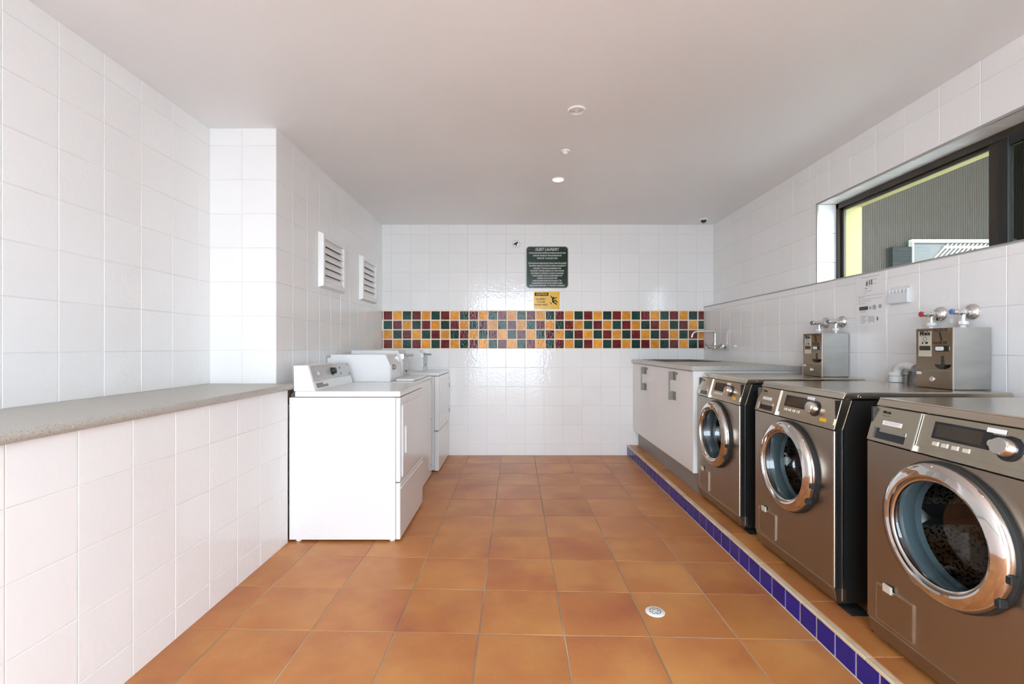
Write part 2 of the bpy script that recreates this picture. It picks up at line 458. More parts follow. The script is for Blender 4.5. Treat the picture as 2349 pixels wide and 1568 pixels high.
# right wall: lower thick part with ledge, upper part with window
bm = box(B(), XR1 + G, 2.37, SD_Y1, YB + 0.05, -0.02, LEDGE - 0.006)
box(bm, XR1 + G, 2.37, Y_FRONT - 0.1, SD_Y0, -0.02, LEDGE - 0.006)
wall_right = struct('wall_right', bm, 'wall_grout', 'white tiled lower right wall with a ledge')
tile_field(wall_right, '-x', XR1, cuts(Y_FRONT, YB, 1.8576, 0.2), cuts(0.0, LEDGE - 0.006, 0.105, 0.2), holes=[(-9, 9, 0, 0.1), (SD_Y0, SD_Y1, 0, 3)])
WY0, WY1, WZ1 = 0.85, 3.183, 2.120
bm = B()
box(bm, XR2 + G, 2.37, SD_Y1, YB + 0.05, WZ1 + 0.01, ZC)
box(bm, XR2 + G, 2.37, Y_FRONT - 0.1, SD_Y1, SD_Z, ZC)
box(bm, XR2 + G, 2.37, WY1 + 0.01, YB + 0.05, LEDGE - 0.006, WZ1 + 0.01)
box(bm, XR2 + G, 2.37, SD_Y1, WY0 - 0.01, LEDGE - 0.006, WZ1 + 0.01)
box(bm, XR2 + G, 2.37, Y_FRONT - 0.1, SD_Y0, LEDGE - 0.006, WZ1 + 0.01)
wall_up = struct('wall_right_upper', bm, 'wall_grout', 'white tiled upper right wall around the window')
tile_field(wall_up, '-x', XR2, cuts(Y_FRONT, YB, 2.065, 0.2), cuts(LEDGE, ZC, *VZ), holes=[(WY0, WY1, LEDGE - 0.01, WZ1), (SD_Y0, SD_Y1, 0, SD_Z)])
# ledge top and reveals in white tile
for y0 in [k * 0.2 - 1.7424 for k in range(33)]:
    y1 = min(y0 + 0.2, YB)
    if y0 < SD_Y1: continue
    put_tile(wall_right, 'ledge_tile', '+z', LEDGE, (XR1 + XR2) / 2, (y0 + y1) / 2, XR2 - XR1 - 0.003, y1 - y0 - 0.0026, 'white_tile', th=0.006)
for y0 in [WY0 + k * 0.2 for k in range(12)]:
    y1 = min(y0 + 0.2, WY1)
    if y1 - y0 < 0.02: continue
    put_tile(wall_up, 'reveal_tile', '+z', LEDGE + 0.001, 2.147, (y0 + y1) / 2, 0.135, y1 - y0 - 0.0026, 'white_tile', th=0.006)
    put_tile(wall_up, 'reveal_tile', '-z', WZ1, 2.147, (y0 + y1) / 2, 0.135, y1 - y0 - 0.0026, 'white_tile', th=0.009)
for (z0, z1) in ((LEDGE, 1.72), (1.72, 1.92), (1.92, WZ1)):
    put_tile(wall_up, 'reveal_tile', '-y', WY1, 2.147, (z0 + z1) / 2, 0.135, z1 - z0 - 0.0026, 'white_tile', th=0.009)
trim1 = struct('trim_1', box(B(), XR1 - 0.004, XR1 + 0.008, SD_Y1, YB - 0.002, LEDGE - 0.004, LEDGE + 0.003), 'trim_alu', 'thin grey metal edge strip along the ledge')
bm = B()
box(bm, XR2 - 0.004, XR2 + 0.006, WY0, WY1 + 0.004, WZ1 - 0.006, WZ1 + 0.006)
box(bm, XR2 - 0.004, XR2 + 0.006, WY1 - 0.004, WY1 + 0.006, LEDGE, WZ1 + 0.006)
trim2 = struct('trim_2', bm, 'trim_alu', 'thin grey metal edge strip around the window recess')

# wall behind the camera with a wide doorway
bm = B()
box(bm, -2.1, OPEN_X0, Y_FRONT - 0.12, Y_FRONT, -0.02, ZC)
box(bm, OPEN_X1, 2.4, Y_FRONT - 0.12, Y_FRONT, -0.02, ZC)
box(bm, OPEN_X0, OPEN_X1, Y_FRONT - 0.12, Y_FRONT, OPEN_Z, ZC)
wall_front = struct('wall_front', bm, 'white_tile', 'white front wall with the open doorway')
outside = struct('ground', box(B(), -14, 18, -18.0, Y_FRONT - 0.2, -0.2, -0.05), 'concrete', 'concrete paving outside the doorway')

# raised plinth on the right
step = struct('floor_step', box(B(), XSTEP + 0.003, 2.0, SD_Y1, YB, 0.0, ZSTEP - 0.002), 'pale_grout', 'raised plinth under the washing machines with blue tiled riser')
k0 = 1.483 - 31 * 0.104
for k in range(64):
    y0 = k0 + k * 0.104; y1 = y0 + 0.104
    if y1 > YB + 0.01: y1 = YB
    if y1 - y0 < 0.03 or y0 < SD_Y1: continue
    put_tile(step, 'blue_tile', '-x', XSTEP, (y0 + y1) / 2, 0.0508, y1 - y0 - 0.0085, 0.085, 'blue_tile', th=0.005)
ys = cuts(SD_Y1, YB, 1.538, 0.336)
xs = [XSTEP + 0.021, 1.5, 1.836, 1.976]
for i in range(len(ys) - 1):
    for j in range(len(xs) - 1):
        quad_tile(step, 'tile', [(xs[j], ys[i]), (xs[j + 1], ys[i]), (xs[j + 1], ys[i + 1]), (xs[j], ys[i + 1])], 'terracotta', ZSTEP, gap=0.0014)
for i in range(len(ys) - 1):
    bm = box(B(), XSTEP - 0.004, XSTEP + 0.0215, ys[i] + 0.0006, ys[i + 1] - 0.0006, 0.0945, ZSTEP - 0.0006, 0.003, 2)
    obj('nosing', bm, 'cream_edge', step)

# bench top
prof = [(XA, 0.889), (-1.315, 0.889)]
for k in range(9):
    a = -PI / 2 + PI * k / 8
    prof.append((-1.315 + 0.017 * math.cos(a), 0.906 + 0.017 * math.sin(a)))
prof += [(-1.315, 0.923), (XA, 0.923)]
tag(obj('bench_top', prism(B(), prof, 'y', Y_FRONT + 0.01, 2.705), 'benchtop', smooth=True), 'long speckled grey bench top with rounded front edge along the left wall', 'bench')

# ------------------------------------------------------------------ window
win = struct('window_1', box(B(), 2.215, 2.25, WY0, WY1, LEDGE, LEDGE + 0.012), 'frame_bronze', 'dark brown sliding window high in the right wall')
def wpart(name, x0, x1, y0, y1, z0, z1, m, bev=0.002): return obj(name, box(B(), x0, x1, y0, y1, z0, z1, bev), m, win)
wpart('frame_head', 2.205, 2.25, WY0, WY1, WZ1 - 0.038, WZ1 - 0.002, 'frame_bronze')
wpart('frame_jamb', 2.205, 2.25, WY1 - 0.028, WY1 - 0.001, LEDGE + 0.002, WZ1 - 0.002, 'frame_bronze')
wpart('frame_jamb', 2.205, 2.25, WY0 + 0.001, WY0 + 0.03, LEDGE + 0.002, WZ1 - 0.002, 'frame_bronze')
wpart('sash_stile', 2.222, 2.240, WY1 - 0.052, WY1 - 0.030, LEDGE + 0.01, WZ1 - 0.038, 'frame_bronze')
wpart('sash_rail', 2.222, 2.240, 2.15, WY1 - 0.03, WZ1 - 0.056, WZ1 - 0.038, 'frame_bronze')
wpart('sash_stile', 2.215, 2.245, 2.118, 2.165, LEDGE + 0.004, WZ1 - 0.036, 'frame_bronze')
wpart('sash_stile', 2.208, 2.235, 2.072, 2.117, LEDGE + 0.004, WZ1 - 0.036, 'frame_black')
wpart('sash_rail', 2.208, 2.235, WY0 + 0.03, 2.072, WZ1 - 0.075, WZ1 - 0.036, 'frame_black')
wpart('pane', 2.229, 2.233, 2.165, WY1 - 0.05, LEDGE + 0.012, WZ1 - 0.05, 'window_glass', 0)
wpart('pane', 2.236, 2.240, WY0 + 0.03, 2.118, LEDGE + 0.012, WZ1 - 0.04, 'window_glass', 0)
wpart('fly_screen', 2.220, 2.2215, WY0 + 0.03, 2.072, LEDGE + 0.012, WZ1 - 0.07, 'screen_mesh', 0)
bm = B()
box(bm, 2.251, 2.375, WY1 - 0.012, WY1 + 0.012, LEDGE - 0.02, WZ1)
box(bm, 2.251, 2.375, WY0, WY1 + 0.012, WZ1 - 0.022, WZ1 + 0.01)
trim3 = struct('trim_3', bm, 'exterior_yellow', 'pale yellow painted outer window reveal')

# outside the window: clad wall across a passage, dimmed by an unseen roof and side wall
XO = 5.6
corr = thing('corrugated_wall', 'olive grey ribbed metal cladding seen through the window', 'wall', (4.5, XO, -0.1))
bm = B(); n = 570; x0, x1 = 2.38, 7.6
prof = []
for k in range(n):
    xx = x0 + (x1 - x0) * k / (n - 1)
    prof.append((xx, XO + (0.0 if (k % 3) else 0.008)))
prof += [(x1, XO + 0.08), (x0, XO + 0.08)]
obj('cladding', prism(bm, prof, 'z', -0.1, 4.1), 'cladding_olive', corr)
obj('flashing', box(B(), 2.38, 7.6, XO - 0.015, XO - 0.001, 2.02, 2.035), 'cladding_olive', corr)
tag(obj('shade_roof', box(B(), 2.38, 7.6, 0.6, XO + 0.1, 4.1, 4.2), 'roof_grey'), 'unseen dark roof added over the passage to keep the ribbed cladding dim', 'roof')  # added out of view, blocks the sky above the cladding
tag(obj('shade_wall', box(B(), 7.6, 7.7, 1.0, XO + 0.1, -0.1, 4.1), 'cladding_olive'), 'unseen side wall added beyond the passage to cut daylight on the cladding', 'wall')  # added out of view, closes the open side to darken the cladding
tag(obj('passage_floor', box(B(), 2.38, 7.6, -2.0, XO + 0.1, -0.2, -0.1), 'concrete'), 'concrete floor of the passage outside the window', 'floor')
aw = thing('ribbed_awning', 'white ribbed panel with a bright tube light seen low in the window', 'awning', (5.2, XO - 0.1, 2.0))
def ow(px): return (px - VPX) * (XO - 0.1) / F_PX
def oz(py): return EYE - (py - VPY) * (XO - 0.1) / F_PX
obj('head_rail', box(B(), ow(2090), ow(2330), XO - 0.12, XO - 0.06, oz(557), oz(549), 0.004), 'awning_white', aw)
obj('side_rail', box(B(), ow(2090), ow(2094), XO - 0.12, XO - 0.06, oz(640), oz(557), 0.002), 'awning_white', aw)
obj('backing', box(B(), ow(2094), ow(2330), XO - 0.07, XO - 0.06, oz(640), oz(558)), 'ink_grey', aw)
for k in range(30):
    xx = ow(2098) + k * 0.05
    bm = prism(B(), [(xx, oz(640)), (xx + 0.024, oz(640)), (xx + 0.024 + 0.40, oz(558)), (xx + 0.40, oz(558))], 'y', XO - 0.095, XO - 0.07) if xx + 0.43 < ow(2400) else None
    if bm: obj('slat', bm, 'awning_white', aw)
obj('tube_light', tube(B(), [(ow(2165), XO - 0.11, oz(567)), (ow(2330), XO - 0.11, oz(567))], 0.014), 'tube_glow', aw)
tag(obj('wall_box', box(B(), ow(2046), ow(2088), XO - 0.12, XO - 0.001, oz(640), oz(566), 0.004), 'dark_teal'), 'dark grey box on the ribbed wall outside the window', 'box')

# ------------------------------------------------------------------ ceiling fittings
def ceiling_ring(name, label, cat, x, y, r, inner, mi):
    t = thing(name, label, cat, (x, y, ZC))
    obj('rim', lathe(B(), (x, y, ZC), (0, 0, -1), [(r, 0.0), (r, 0.004), (r * 0.93, 0.008), (r * 0.78, 0.008), (r * 0.72, 0.003), (r * 0.72, 0.0)], 32), 'plastic_white', t, True)
    return t
t = ceiling_ring('ceiling_vent', 'larger round white vent in the ceiling nearest the camera', 'vent', 0.33, 2.50, 0.048, 0, 0)
for rr in (0.028, 0.018):
    obj('vane', lathe(B(), (0.33, 2.50, ZC), (0, 0, -1), [(rr, 0.0), (rr, 0.006), (rr - 0.004, 0.007), (rr - 0.005, 0.0)], 28), 'plastic_white', t, True)
obj('hub', lathe(B(), (0.33, 2.50, ZC), (0, 0, -1), [(0.009, 0), (0.008, 0.008), (0, 0.009)], 16), 'plastic_white', t, True)
t = thing('smoke_sensor', 'small round white sensor on the ceiling between vent and lit downlight', 'sensor', (0.325, 3.024, ZC))
obj('base', lathe(B(), (0.325, 3.024, ZC), (0, 0, -1), [(0.032, 0), (0.032, 0.005), (0.027, 0.010), (0, 0.010)], 28), 'plastic_white', t, True)
obj('sensor_cap', lathe(B(), (0.325, 3.024, ZC - 0.010), (0, 0, -1), [(0.018, 0), (0.016, 0.008), (0.010, 0.013), (0, 0.014)], 24), 'plastic_white', t, True)
def downlight(x, y, label, power):
    t = thing('downlight', label, 'light', (x, y, ZC), 'ceiling downlights')
    obj('rim', lathe(B(), (x, y, ZC), (0, 0, -1), [(0.05, 0), (0.05, 0.003), (0.047, 0.006), (0.041, 0.006), (0.040, 0.0)], 32), 'plastic_white', t, True)
    obj('lamp', lathe(B(), (x, y, ZC - 0.001), (0, 0, -1), [(0.040, 0), (0.036, 0.003), (0, 0.0045)], 28), 'lamp_glow', t, True)
    l = bpy.data.lights.new('downlight_lamp', 'SPOT'); l.energy = power; l.spot_size = math.radians(120); l.spot_blend = 0.8; l.shadow_soft_size = 0.04
    l.color = (1.0, 0.95, 0.86)
    o = bpy.data.objects.new('downlight_lamp', l); o.location = (0, 0, -0.012); COL.objects.link(o); o.parent = t
downlight(0.324, 3.537, 'lit round downlight in the ceiling', 14)

t = thing('security_camera', 'small black dome camera on the ceiling by the back right corner', 'camera', (1.887, 4.64, ZC))
obj('mount', lathe(B(), (1.887, 4.64, ZC), (0, 0, -1), [(0.040, 0), (0.040, 0.006), (0.034, 0.014), (0, 0.014)], 28), 'plastic_white', t, True)
obj('lens_dome', lathe(B(), (1.887, 4.64, ZC - 0.014), (0, 0, -1), [(0.027, 0), (0.025, 0.012), (0.018, 0.021), (0.009, 0.026), (0, 0.027)], 28), 'plastic_black', t, True)

# ------------------------------------------------------------------ wall louvres
def louvre(y0, y1, z0, z1, label):
    t = thing('wall_louvre', label, 'vent', (XL, (y0 + y1) / 2, z0), 'louvre vents on the left wall')
    x = XL + 0.0005; d = 0.034; fw = 0.042
    def fr(pts):
        bm = B(); n = 4
        A = [bm.verts.new((x, *p)) for p in pts[0]]; C = [bm.verts.new((x + d, *p)) for p in pts[1]]
        bm.faces.new(A); bm.faces.new(C)
        for k in range(n): bm.faces.new((A[k], A[(k + 1) % n], C[(k + 1) % n], C[k]))
        return bm
    s = 0.012; i0, i1, j0, j1 = y0 + fw, y1 - fw, z0 + fw, z1 - fw
    obj('frame', fr([[(y0, z0), (i0, j0), (i0, j1), (y0, z1)], [(y0 + s, z0 + s), (i0, j0), (i0, j1), (y0 + s, z1 - s)]]), 'plastic_white', t)
    obj('frame', fr([[(y1, z0), (i1, j0), (i1, j1), (y1, z1)], [(y1 - s, z0 + s), (i1, j0), (i1, j1), (y1 - s, z1 - s)]]), 'plastic_white', t)
    obj('frame', fr([[(y0, z0), (y1, z0), (i1, j0), (i0, j0)], [(y0 + s, z0 + s), (y1 - s, z0 + s), (i1, j0), (i0, j0)]]), 'plastic_white', t)
    obj('frame', fr([[(y0, z1), (y1, z1), (i1, j1), (i0, j1)], [(y0 + s, z1 - s), (y1 - s, z1 - s), (i1, j1), (i0, j1)]]), 'plastic_white', t)
    obj('backing', box(B(), x, x + 0.002, i0, i1, j0, j1), 'ink_grey', t)
    nb = 6; ph = (j1 - j0) / nb
    for k in range(nb):
        zc = j0 + ph * (k + 0.5)
        bm = prism(B(), [(x + 0.006, zc + ph * 0.50), (x + 0.010, zc + ph * 0.52), (x + d - 0.006, zc - ph * 0.40), (x + d - 0.009, zc - ph * 0.46)], 'y', i0, i1)
        obj('slat', bm, 'plastic_white', t)
louvre(3.285, 3.735, 1.565, 1.960, 'white wall louvre above the dryers, nearer one')
louvre(4.140, 4.585, 1.560, 1.963, 'white wall louvre above the dryers, farther one beside the mosaic')

# ------------------------------------------------------------------ signs on the back wall
def bx(px): return (px - VPX) / 218.5
def bz(py): return EYE - (py - VPY) / 218.5
def rrect(x0, x1, z0, z1, r, n=6):
    pts = []
    for (cx, cz, a0) in ((x1 - r, z1 - r, 0), (x0 + r, z1 - r, 90), (x0 + r, z0 + r, 180), (x1 - r, z0 + r, 270)):
        for k in range(n + 1):
            a = math.radians(a0 + 90 * k / n); pts.append((cx + r * math.cos(a), cz + r * math.sin(a)))
    return pts
sx0, sx1, sz0, sz1 = bx(1207), bx(1303.5), bz(661), bz(565)
sg = thing('laundry_sign', 'square dark green sign with white lettering on the back wall', 'sign', ((sx0 + sx1) / 2, YB, sz0))
obj('rim', prism(B(), rrect(sx0, sx1, sz0, sz1, 0.035), 'y', YB - 0.006, YB - 0.0005), 'sign_rim', sg)
obj('board', prism(B(), rrect(sx0 + .008, sx1 - .008, sz0 + .008, sz1 - .008, 0.030), 'y', YB - 0.008, YB - 0.004), 'sign_green', sg)
XD, ZD = (1, 0, 0), (0, 0, 1)
scx = (sx0 + sx1) / 2
text('lettering', 'GUEST LAUNDRY', 0.042, sg, 'sign_white', (scx - 0.005, YB - 0.0085, bz(572.5)), XD, ZD, shear=0.3, bold=0.0005, width=0.250)
lines = [(580.5, 0.385, 'WASHING MACHINES & DRYERS EACH REQUIRE $4.00 PER LOAD'), (586.5, 0.30, 'COINS ARE AVAILABLE AT THE VILLAGE RECEPTION'), (592.5, 0.215, "PLEASE USE  1'S DOLLAR COINS"),
         (604, 0.40, 'THE WASHING MACHINES REQUIRE APPROX 30 MINUTES & DRYERS'), (609.7, 0.385, 'THE APPROX 40 MINUTES. LAUNDRY POWDER IS AVAILABLE FOR'), (615.5, 0.29, 'PURCHASE AT THE VILLAGE CONVENIENCE STORE'),
         (621.2, 0.35, 'FOR SECURITY PURPOSES, PLEASE DO NOT LEAVE WASHING'), (627, 0.34, 'UNATTENDED OR OVERNIGHT ON LINES OR IN MACHINES'), (632.6, 0.315, 'THE MANAGEMENT ACCEPTS NO RESPONSIBILITY FOR'),
         (638.2, 0.21, 'DAMAGED, LOST OR STOLEN ITEMS.'), (644, 0.30, 'IRONS & IRONING BOARDS ARE AVAILABLE AT THE'), (649.7, 0.325, 'VILLAGE RECEPTION FOR THE USE OF RESORT GUESTS.'),
         (655.2, 0.37, "PLEASE RETURN THEM PROMPTLY AT THE GUEST'S CONVENIENCE.")]
for (py, wd, s) in lines:
    text('lettering', s, 0.0205, sg, 'sign_white', (scx, YB - 0.0085, bz(py)), XD, ZD, bold=0.0004, width=wd)
for (px, py) in ((1214, 572), (1296, 572), (1214, 653), (1296, 653)):
    obj('screw', cyl(B(), (bx(px), YB - 0.0075, bz(py)), (0, -1, 0), 0.004, 0.002, 10), 'sign_rim', sg)

yx0, yx1, yz0, yz1 = bx(1224.5), bx(1283.5), bz(708.5), bz(669)
ys_ = thing('caution_sign', 'yellow slip hazard sign with black falling figure under the green sign', 'sign', ((yx0 + yx1) / 2, YB, yz0))
obj('board', box(B(), yx0, yx1, YB - 0.004, YB - 0.0005, yz0, yz1, 0.001), 'sign_yellow', ys_)
obj('header_band', box(B(), yx0 + 0.010, bx(1258), YB - 0.0048, YB - 0.003, bz(678.5), bz(671)), 'ink_black', ys_)
text('lettering', 'CAUTION', 0.030, ys_, 'sign_yellow', ((yx0 + 0.010 + bx(1258)) / 2, YB - 0.0055, bz(674.8)), XD, ZD, bold=0.0008, width=0.115)
for (py, s) in ((686, 'SLIPPERY'), (692.5, 'FLOOR'), (699, 'WHEN WET')):
    text('lettering', s, 0.026, ys_, 'ink_black', ((yx0 + bx(1258)) / 2, YB - 0.0045, bz(py)), XD, ZD, bold=0.0004)
def fz(c): return (bx(1210 + c[0] / 27.64), bz(660 + c[1] / 27.64))
def stroke(bm, a, b, wd):
    a, b = Vector(fz(a)), Vector(fz(b)); d = (b - a).normalized(); nrm = Vector((-d.y, d.x)) * wd / 2
    return prism(bm, [tuple(a + nrm), tuple(b + nrm), tuple(b - nrm), tuple(a - nrm)], 'y', YB - 0.0048, YB - 0.0035)
bm = B()
for a, b, wd in [((1470, 500), (1590, 680), .010), ((1590, 650), (1610, 900), .014), ((1620, 730), (1850, 600), .009), ((1600, 880), (1850, 1050), .012), ((1610, 880), (1760, 790), .011), ((1760, 790), (1900, 930), .011), ((1460, 940), (1530, 1020), .009)]:
    stroke(bm, a, b, wd)
hx, hz = fz((1640, 620)); lathe(bm, (hx, YB - 0.0035, hz), (0, -1, 0), [(0.009, 0), (0.009, 0.0013), (0, 0.0013)], 14)
obj('falling_figure', bm, 'ink_black', ys_)

cx_, cz_ = bx(1184), bz(559.5)
cs = thing('camera_sticker', 'small round white sticker with a black camera symbol left of the green sign', 'sticker', (cx_, YB, cz_))
obj('disc', lathe(B(), (cx_, YB - 0.0003, cz_), (0, -1, 0), [(0.044, 0), (0.044, 0.0008), (0, 0.0008)], 36), 'paper_white', cs)
obj('ring', lathe(B(), (cx_, YB - 0.0009, cz_), (0, -1, 0), [(0.041, 0), (0.041, 0.0005), (0.0385, 0.0005), (0.0385, 0)], 36), 'ink_grey', cs)
bm = B()
def q2(pts): prism(bm, [(cx_ + p[0], cz_ + p[1]) for p in pts], 'y', YB - 0.0018, YB - 0.0011)
q2([(-0.012, -0.006), (0.022, 0.010), (0.014, 0.026), (-0.018, 0.008)]); q2([(-0.030, -0.012), (-0.012, -0.006), (-0.018, 0.008), (-0.026, 0.0)]); q2([(-0.006, -0.022), (0.004, -0.022), (0.008, 0.0), (-0.004, 0.0)])
obj('camera_symbol', bm, 'ink_black', cs)

# ------------------------------------------------------------------ white dryers and washer on the left
def lbox(name, par, a, m='enamel_white', bev=0.003, seg=2): return obj(name, box(B(), *a, bev, seg), m, par)
def door_outline(par, xf, y0, y1, z0, z1, depth, m):
    """raised door panel with a soft edge"""
    bm = prism(B(), [(y0, z0), (y1, z0), (y1, z1), (y0, z1)], 'x', xf - 0.002, xf + depth, 0.0)
    return obj('door', bm, m, par)

# dryer nearest the camera
dx0, dxb, dxf, dy0, dy1 = -1.3245, -0.703, -0.675, 2.700, 3.36
dr = thing('clothes_dryer', 'white front-loading dryer nearest the camera with grey slanted control console', 'dryer', (-1.0, 3.03, 0), 'white machines along the left wall')
lbox('body', dr, (dx0, dxb, dy0, dy1, 0.012, 0.843))
lbox('top_panel', dr, (-1.290, dxf + 0.001, dy0 - 0.004, dy1 + 0.003, 0.846, 0.880), bev=0.006)
lbox('front_panel', dr, (dxb + 0.001, dxf, dy0 + 0.001, dy1 - 0.001, 0.348, 0.842), bev=0.005)
lbox('lower_panel', dr, (dxb + 0.001, dxf, dy0 + 0.001, dy1 - 0.001, 0.012, 0.342), bev=0.005)
dd = obj('door', prism(B(), [(dy0 + 0.035, 0.37), (dy1 - 0.03, 0.37), (dy1 - 0.03, 0.795), (dy0 + 0.035, 0.795)], 'x', dxf - 0.001, dxf + 0.008, 0.003), 'enamel_white', dr)
obj('handle', box(B(), dxf + 0.0075, dxf + 0.016, dy0 + 0.085, dy0 + 0.105, 0.50, 0.66, 0.003), 'enamel_cool', dd)
obj('door_recess', box(B(), dxf + 0.0072, dxf + 0.0086, dy0 + 0.055, dy0 + 0.125, 0.49, 0.67), 'enamel_cool', dd)
lbox('lower_rib', dr, (dxf - 0.001, dxf + 0.005, dy0 + 0.012, dy1 - 0.02, 0.305, 0.316))
obj('knockout', lathe(B(), (-1.19, dy0 - 0.0004, 0.055 + 0.03), (0, -1, 0), [(0.054, 0), (0.054, 0.0008), (0.050, 0.0008), (0.050, 0)], 36), 'enamel_cool', dr)
for (fx, fy) in ((-1.275, dy0 + 0.02), (-0.725, dy0 + 0.02), (-1.275, dy1 - 0.05), (-0.725, dy1 - 0.05)):
    obj('foot', cyl(B(), (fx, fy, 0), (0, 0, 1), 0.016, 0.013, 16, 0.003), 'plastic_white', dr, True)
lbox('corner_bracket', dr, (dxb - 0.05, dxf, dy1 - 0.02, dy1 + 0.004, 0.0135, 0.12))
# console: slanted box
cprof = [(-1.297, 0.880), (-1.172, 0.880), (-1.214, 1.031), (-1.299, 1.030)]
cy0, cy1 = dy0 + 0.0, dy1 - 0.035
con = obj('console', prism(B(), cprof, 'y', cy0, cy1, 0.002), 'enamel_white', dr)
cd = Vector((-0.042, 0, 0.151)); cn = Vector((0.151, 0, 0.042)).normalized()
def cpt(y, t, off=0.0): return Vector((-1.172, y, 0.880)) + cd * t + cn * off
def cplate(name, y0, y1, t0, t1, o0, o1, m, par):
    bm = B(); P = [cpt(y0, t0, o0), cpt(y1, t0, o0), cpt(y1, t1, o0), cpt(y0, t1, o0), cpt(y0, t0, o1), cpt(y1, t0, o1), cpt(y1, t1, o1), cpt(y0, t1, o1)]
    vs = [bm.verts.new(p) for p in P]
    for f in ((0, 1, 2, 3), (4, 5, 6, 7), (0, 1, 5, 4), (1, 2, 6, 5), (2, 3, 7, 6), (3, 0, 4, 7)): bm.faces.new([vs[i] for i in f])
    return obj(name, bm, m, par)
cplate('control_plate', cy0 + 0.012, cy1 - 0.008, 0.36, 0.97, 0.0, 0.0022, 'console_grey', con)
cplate('lower_strip', cy0 + 0.012, cy1 - 0.008, 0.04, 0.34, 0.0, 0.0014, 'enamel_cool', con)
cplate('rating_label', cy0 + 0.035, cy0 + 0.20, 0.10, 0.28, 0.0012, 0.0022, 'handle_grey', con)
cplate('rating_sticker', cy0 + 0.13, cy0 + 0.21, 0.20, 0.30, 0.0022, 0.003, 'paper_white', con)
bm = B(); kp = cpt(cy0 + 0.315, 0.66, 0.002)
lathe(bm, kp, cn, [(0.026, 0), (0.026, 0.004), (0.021, 0.006), (0.019, 0.026), (0.016, 0.028), (0, 0.028)], 24)
obj('knob', bm, 'plastic_black', con, True)
obj('button', lathe(B(), cpt(cy0 + 0.10, 0.64, 0.002), cn, [(0.018, 0), (0.018, 0.003), (0.013, 0.006), (0.012, 0.012), (0, 0.012)], 24), 'console_grey', con, True)
for t_ in (0.52, 0.76):
    obj('indicator', lathe(B(), cpt(cy0 + 0.45, t_, 0.002), cn, [(0.007, 0), (0.006, 0.003), (0, 0.003)], 14), 'plastic_black', con, True)
for t_ in (0.45, 0.88):
    obj('end_screw', lathe(B(), cpt(cy1 - 0.022, t_, 0.002), cn, [(0.007, 0), (0.006, 0.002), (0, 0.002)], 12), 'ink_grey', con, True)
# dark void behind the console (hose)
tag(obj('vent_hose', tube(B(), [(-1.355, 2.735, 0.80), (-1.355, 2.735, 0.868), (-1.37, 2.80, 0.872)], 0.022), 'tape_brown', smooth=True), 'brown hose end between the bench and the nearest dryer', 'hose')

def coin_meter(par, y0, y1, zb, zt, slide=True, deep=-1.345):
    xf = -0.929
    prof = [(deep, zb), (xf, zb), (xf, zt - 0.082), (xf - 0.035, zt), (deep, zt)]
    m_ = obj('coin_meter', prism(B(), prof, 'y', y0, y1, 0.002), 'enamel_white', par)
    obj('slot_plate', box(B(), xf - 0.001, xf + 0.006, y0 + 0.02, y1 - 0.03, zt - 0.165, zt - 0.086, 0.002), 'brushed_steel', m_)
    obj('coin_door', box(B(), xf - 0.001, xf + 0.004, y0 + 0.015, y1 - 0.02, zb + 0.02, zt - 0.175, 0.002), 'console_grey', m_)
    obj('door_lock', cyl(B(), (xf + 0.003, (y0 + y1) / 2, zb + 0.055), (1, 0, 0), 0.009, 0.006, 14), 'plastic_black', m_)
    if slide:
        ym = y0 + 0.06
        obj('coin_slide', box(B(), xf - 0.01, xf + 0.075, ym - 0.028, ym + 0.028, zt - 0.050, zt - 0.034, 0.003), 'slide_grey', m_)
        obj('slide_housing', box(B(), xf - 0.03, xf + 0.012, ym - 0.035, ym + 0.035, zt - 0.075, zt - 0.026, 0.003), 'brushed_steel', m_)
    return m_
# top-loading washer in the middle
wx0, wxf, wy0, wy1 = -1.36, -0.747, 3.405, 4.10
wm = thing('top_loading_washer', 'white top-loading coin washer between the two white dryers', 'washer', (-1.05, 3.75, 0), 'white machines along the left wall')
lbox('body', wm, (wx0, wxf - 0.004, wy0, wy1, 0.012, 0.855))
lbox('front_panel', wm, (wxf - 0.003, wxf, wy0 + 0.002, wy1 - 0.002, 0.012, 0.850), bev=0.001, seg=1)
lbox('top_panel', wm, (wx0, wxf + 0.001, wy0, wy1, 0.857, 0.878), bev=0.006)
wl = lbox('lid', wm, (-0.905, wxf - 0.025, wy0 + 0.09, wy1 - 0.09, 0.879, 0.895), bev=0.005)
obj('lid_lip', box(B(), wxf - 0.024, wxf - 0.018, wy0 + 0.25, wy1 - 0.25, 0.880, 0.892, 0.002), 'enamel_cool', wl)
for (fx, fy) in ((-1.32, wy0 + 0.03), (-0.79, wy0 + 0.03), (-1.32, wy1 - 0.03), (-0.79, wy1 - 0.03)):
    obj('foot', cyl(B(), (fx, fy, 0), (0, 0, 1), 0.016, 0.013, 14), 'rubber_black', wm, True)
for zz in (0.83, 0.50, 0.10):
    obj('screw', cyl(B(), (wxf - 0.001, wy1 - 0.03, zz), (1, 0, 0), 0.006, 0.003, 10), 'handle_grey', wm)
c2 = obj('console', prism(B(), [(-1.371, 0.879), (-0.929, 0.879), (-0.929, 1.0), (-0.964, 1.081), (-1.371, 1.081)], 'y', 3.42, 3.735, 0.002), 'enamel_white', wm)
obj('console_back', box(B(), -1.40, -1.3715, 3.43, 3.70, 0.90, 1.058, 0.002), 'enamel_cool', c2)
obj('knob', lathe(B(), (-0.930, 3.50, 0.985), (1, 0, 0), [(0.022, 0), (0.022, 0.006), (0.016, 0.010), (0.014, 0.022), (0, 0.022)], 20), 'handle_grey', c2, True)
obj('control_plate', box(B(), -0.930, -0.9265, 3.44, 3.72, 0.90, 1.0, 0.001), 'enamel_cool', c2)
coin_meter(wm, 3.778, 4.03, 0.879, 1.109)
bm = B()
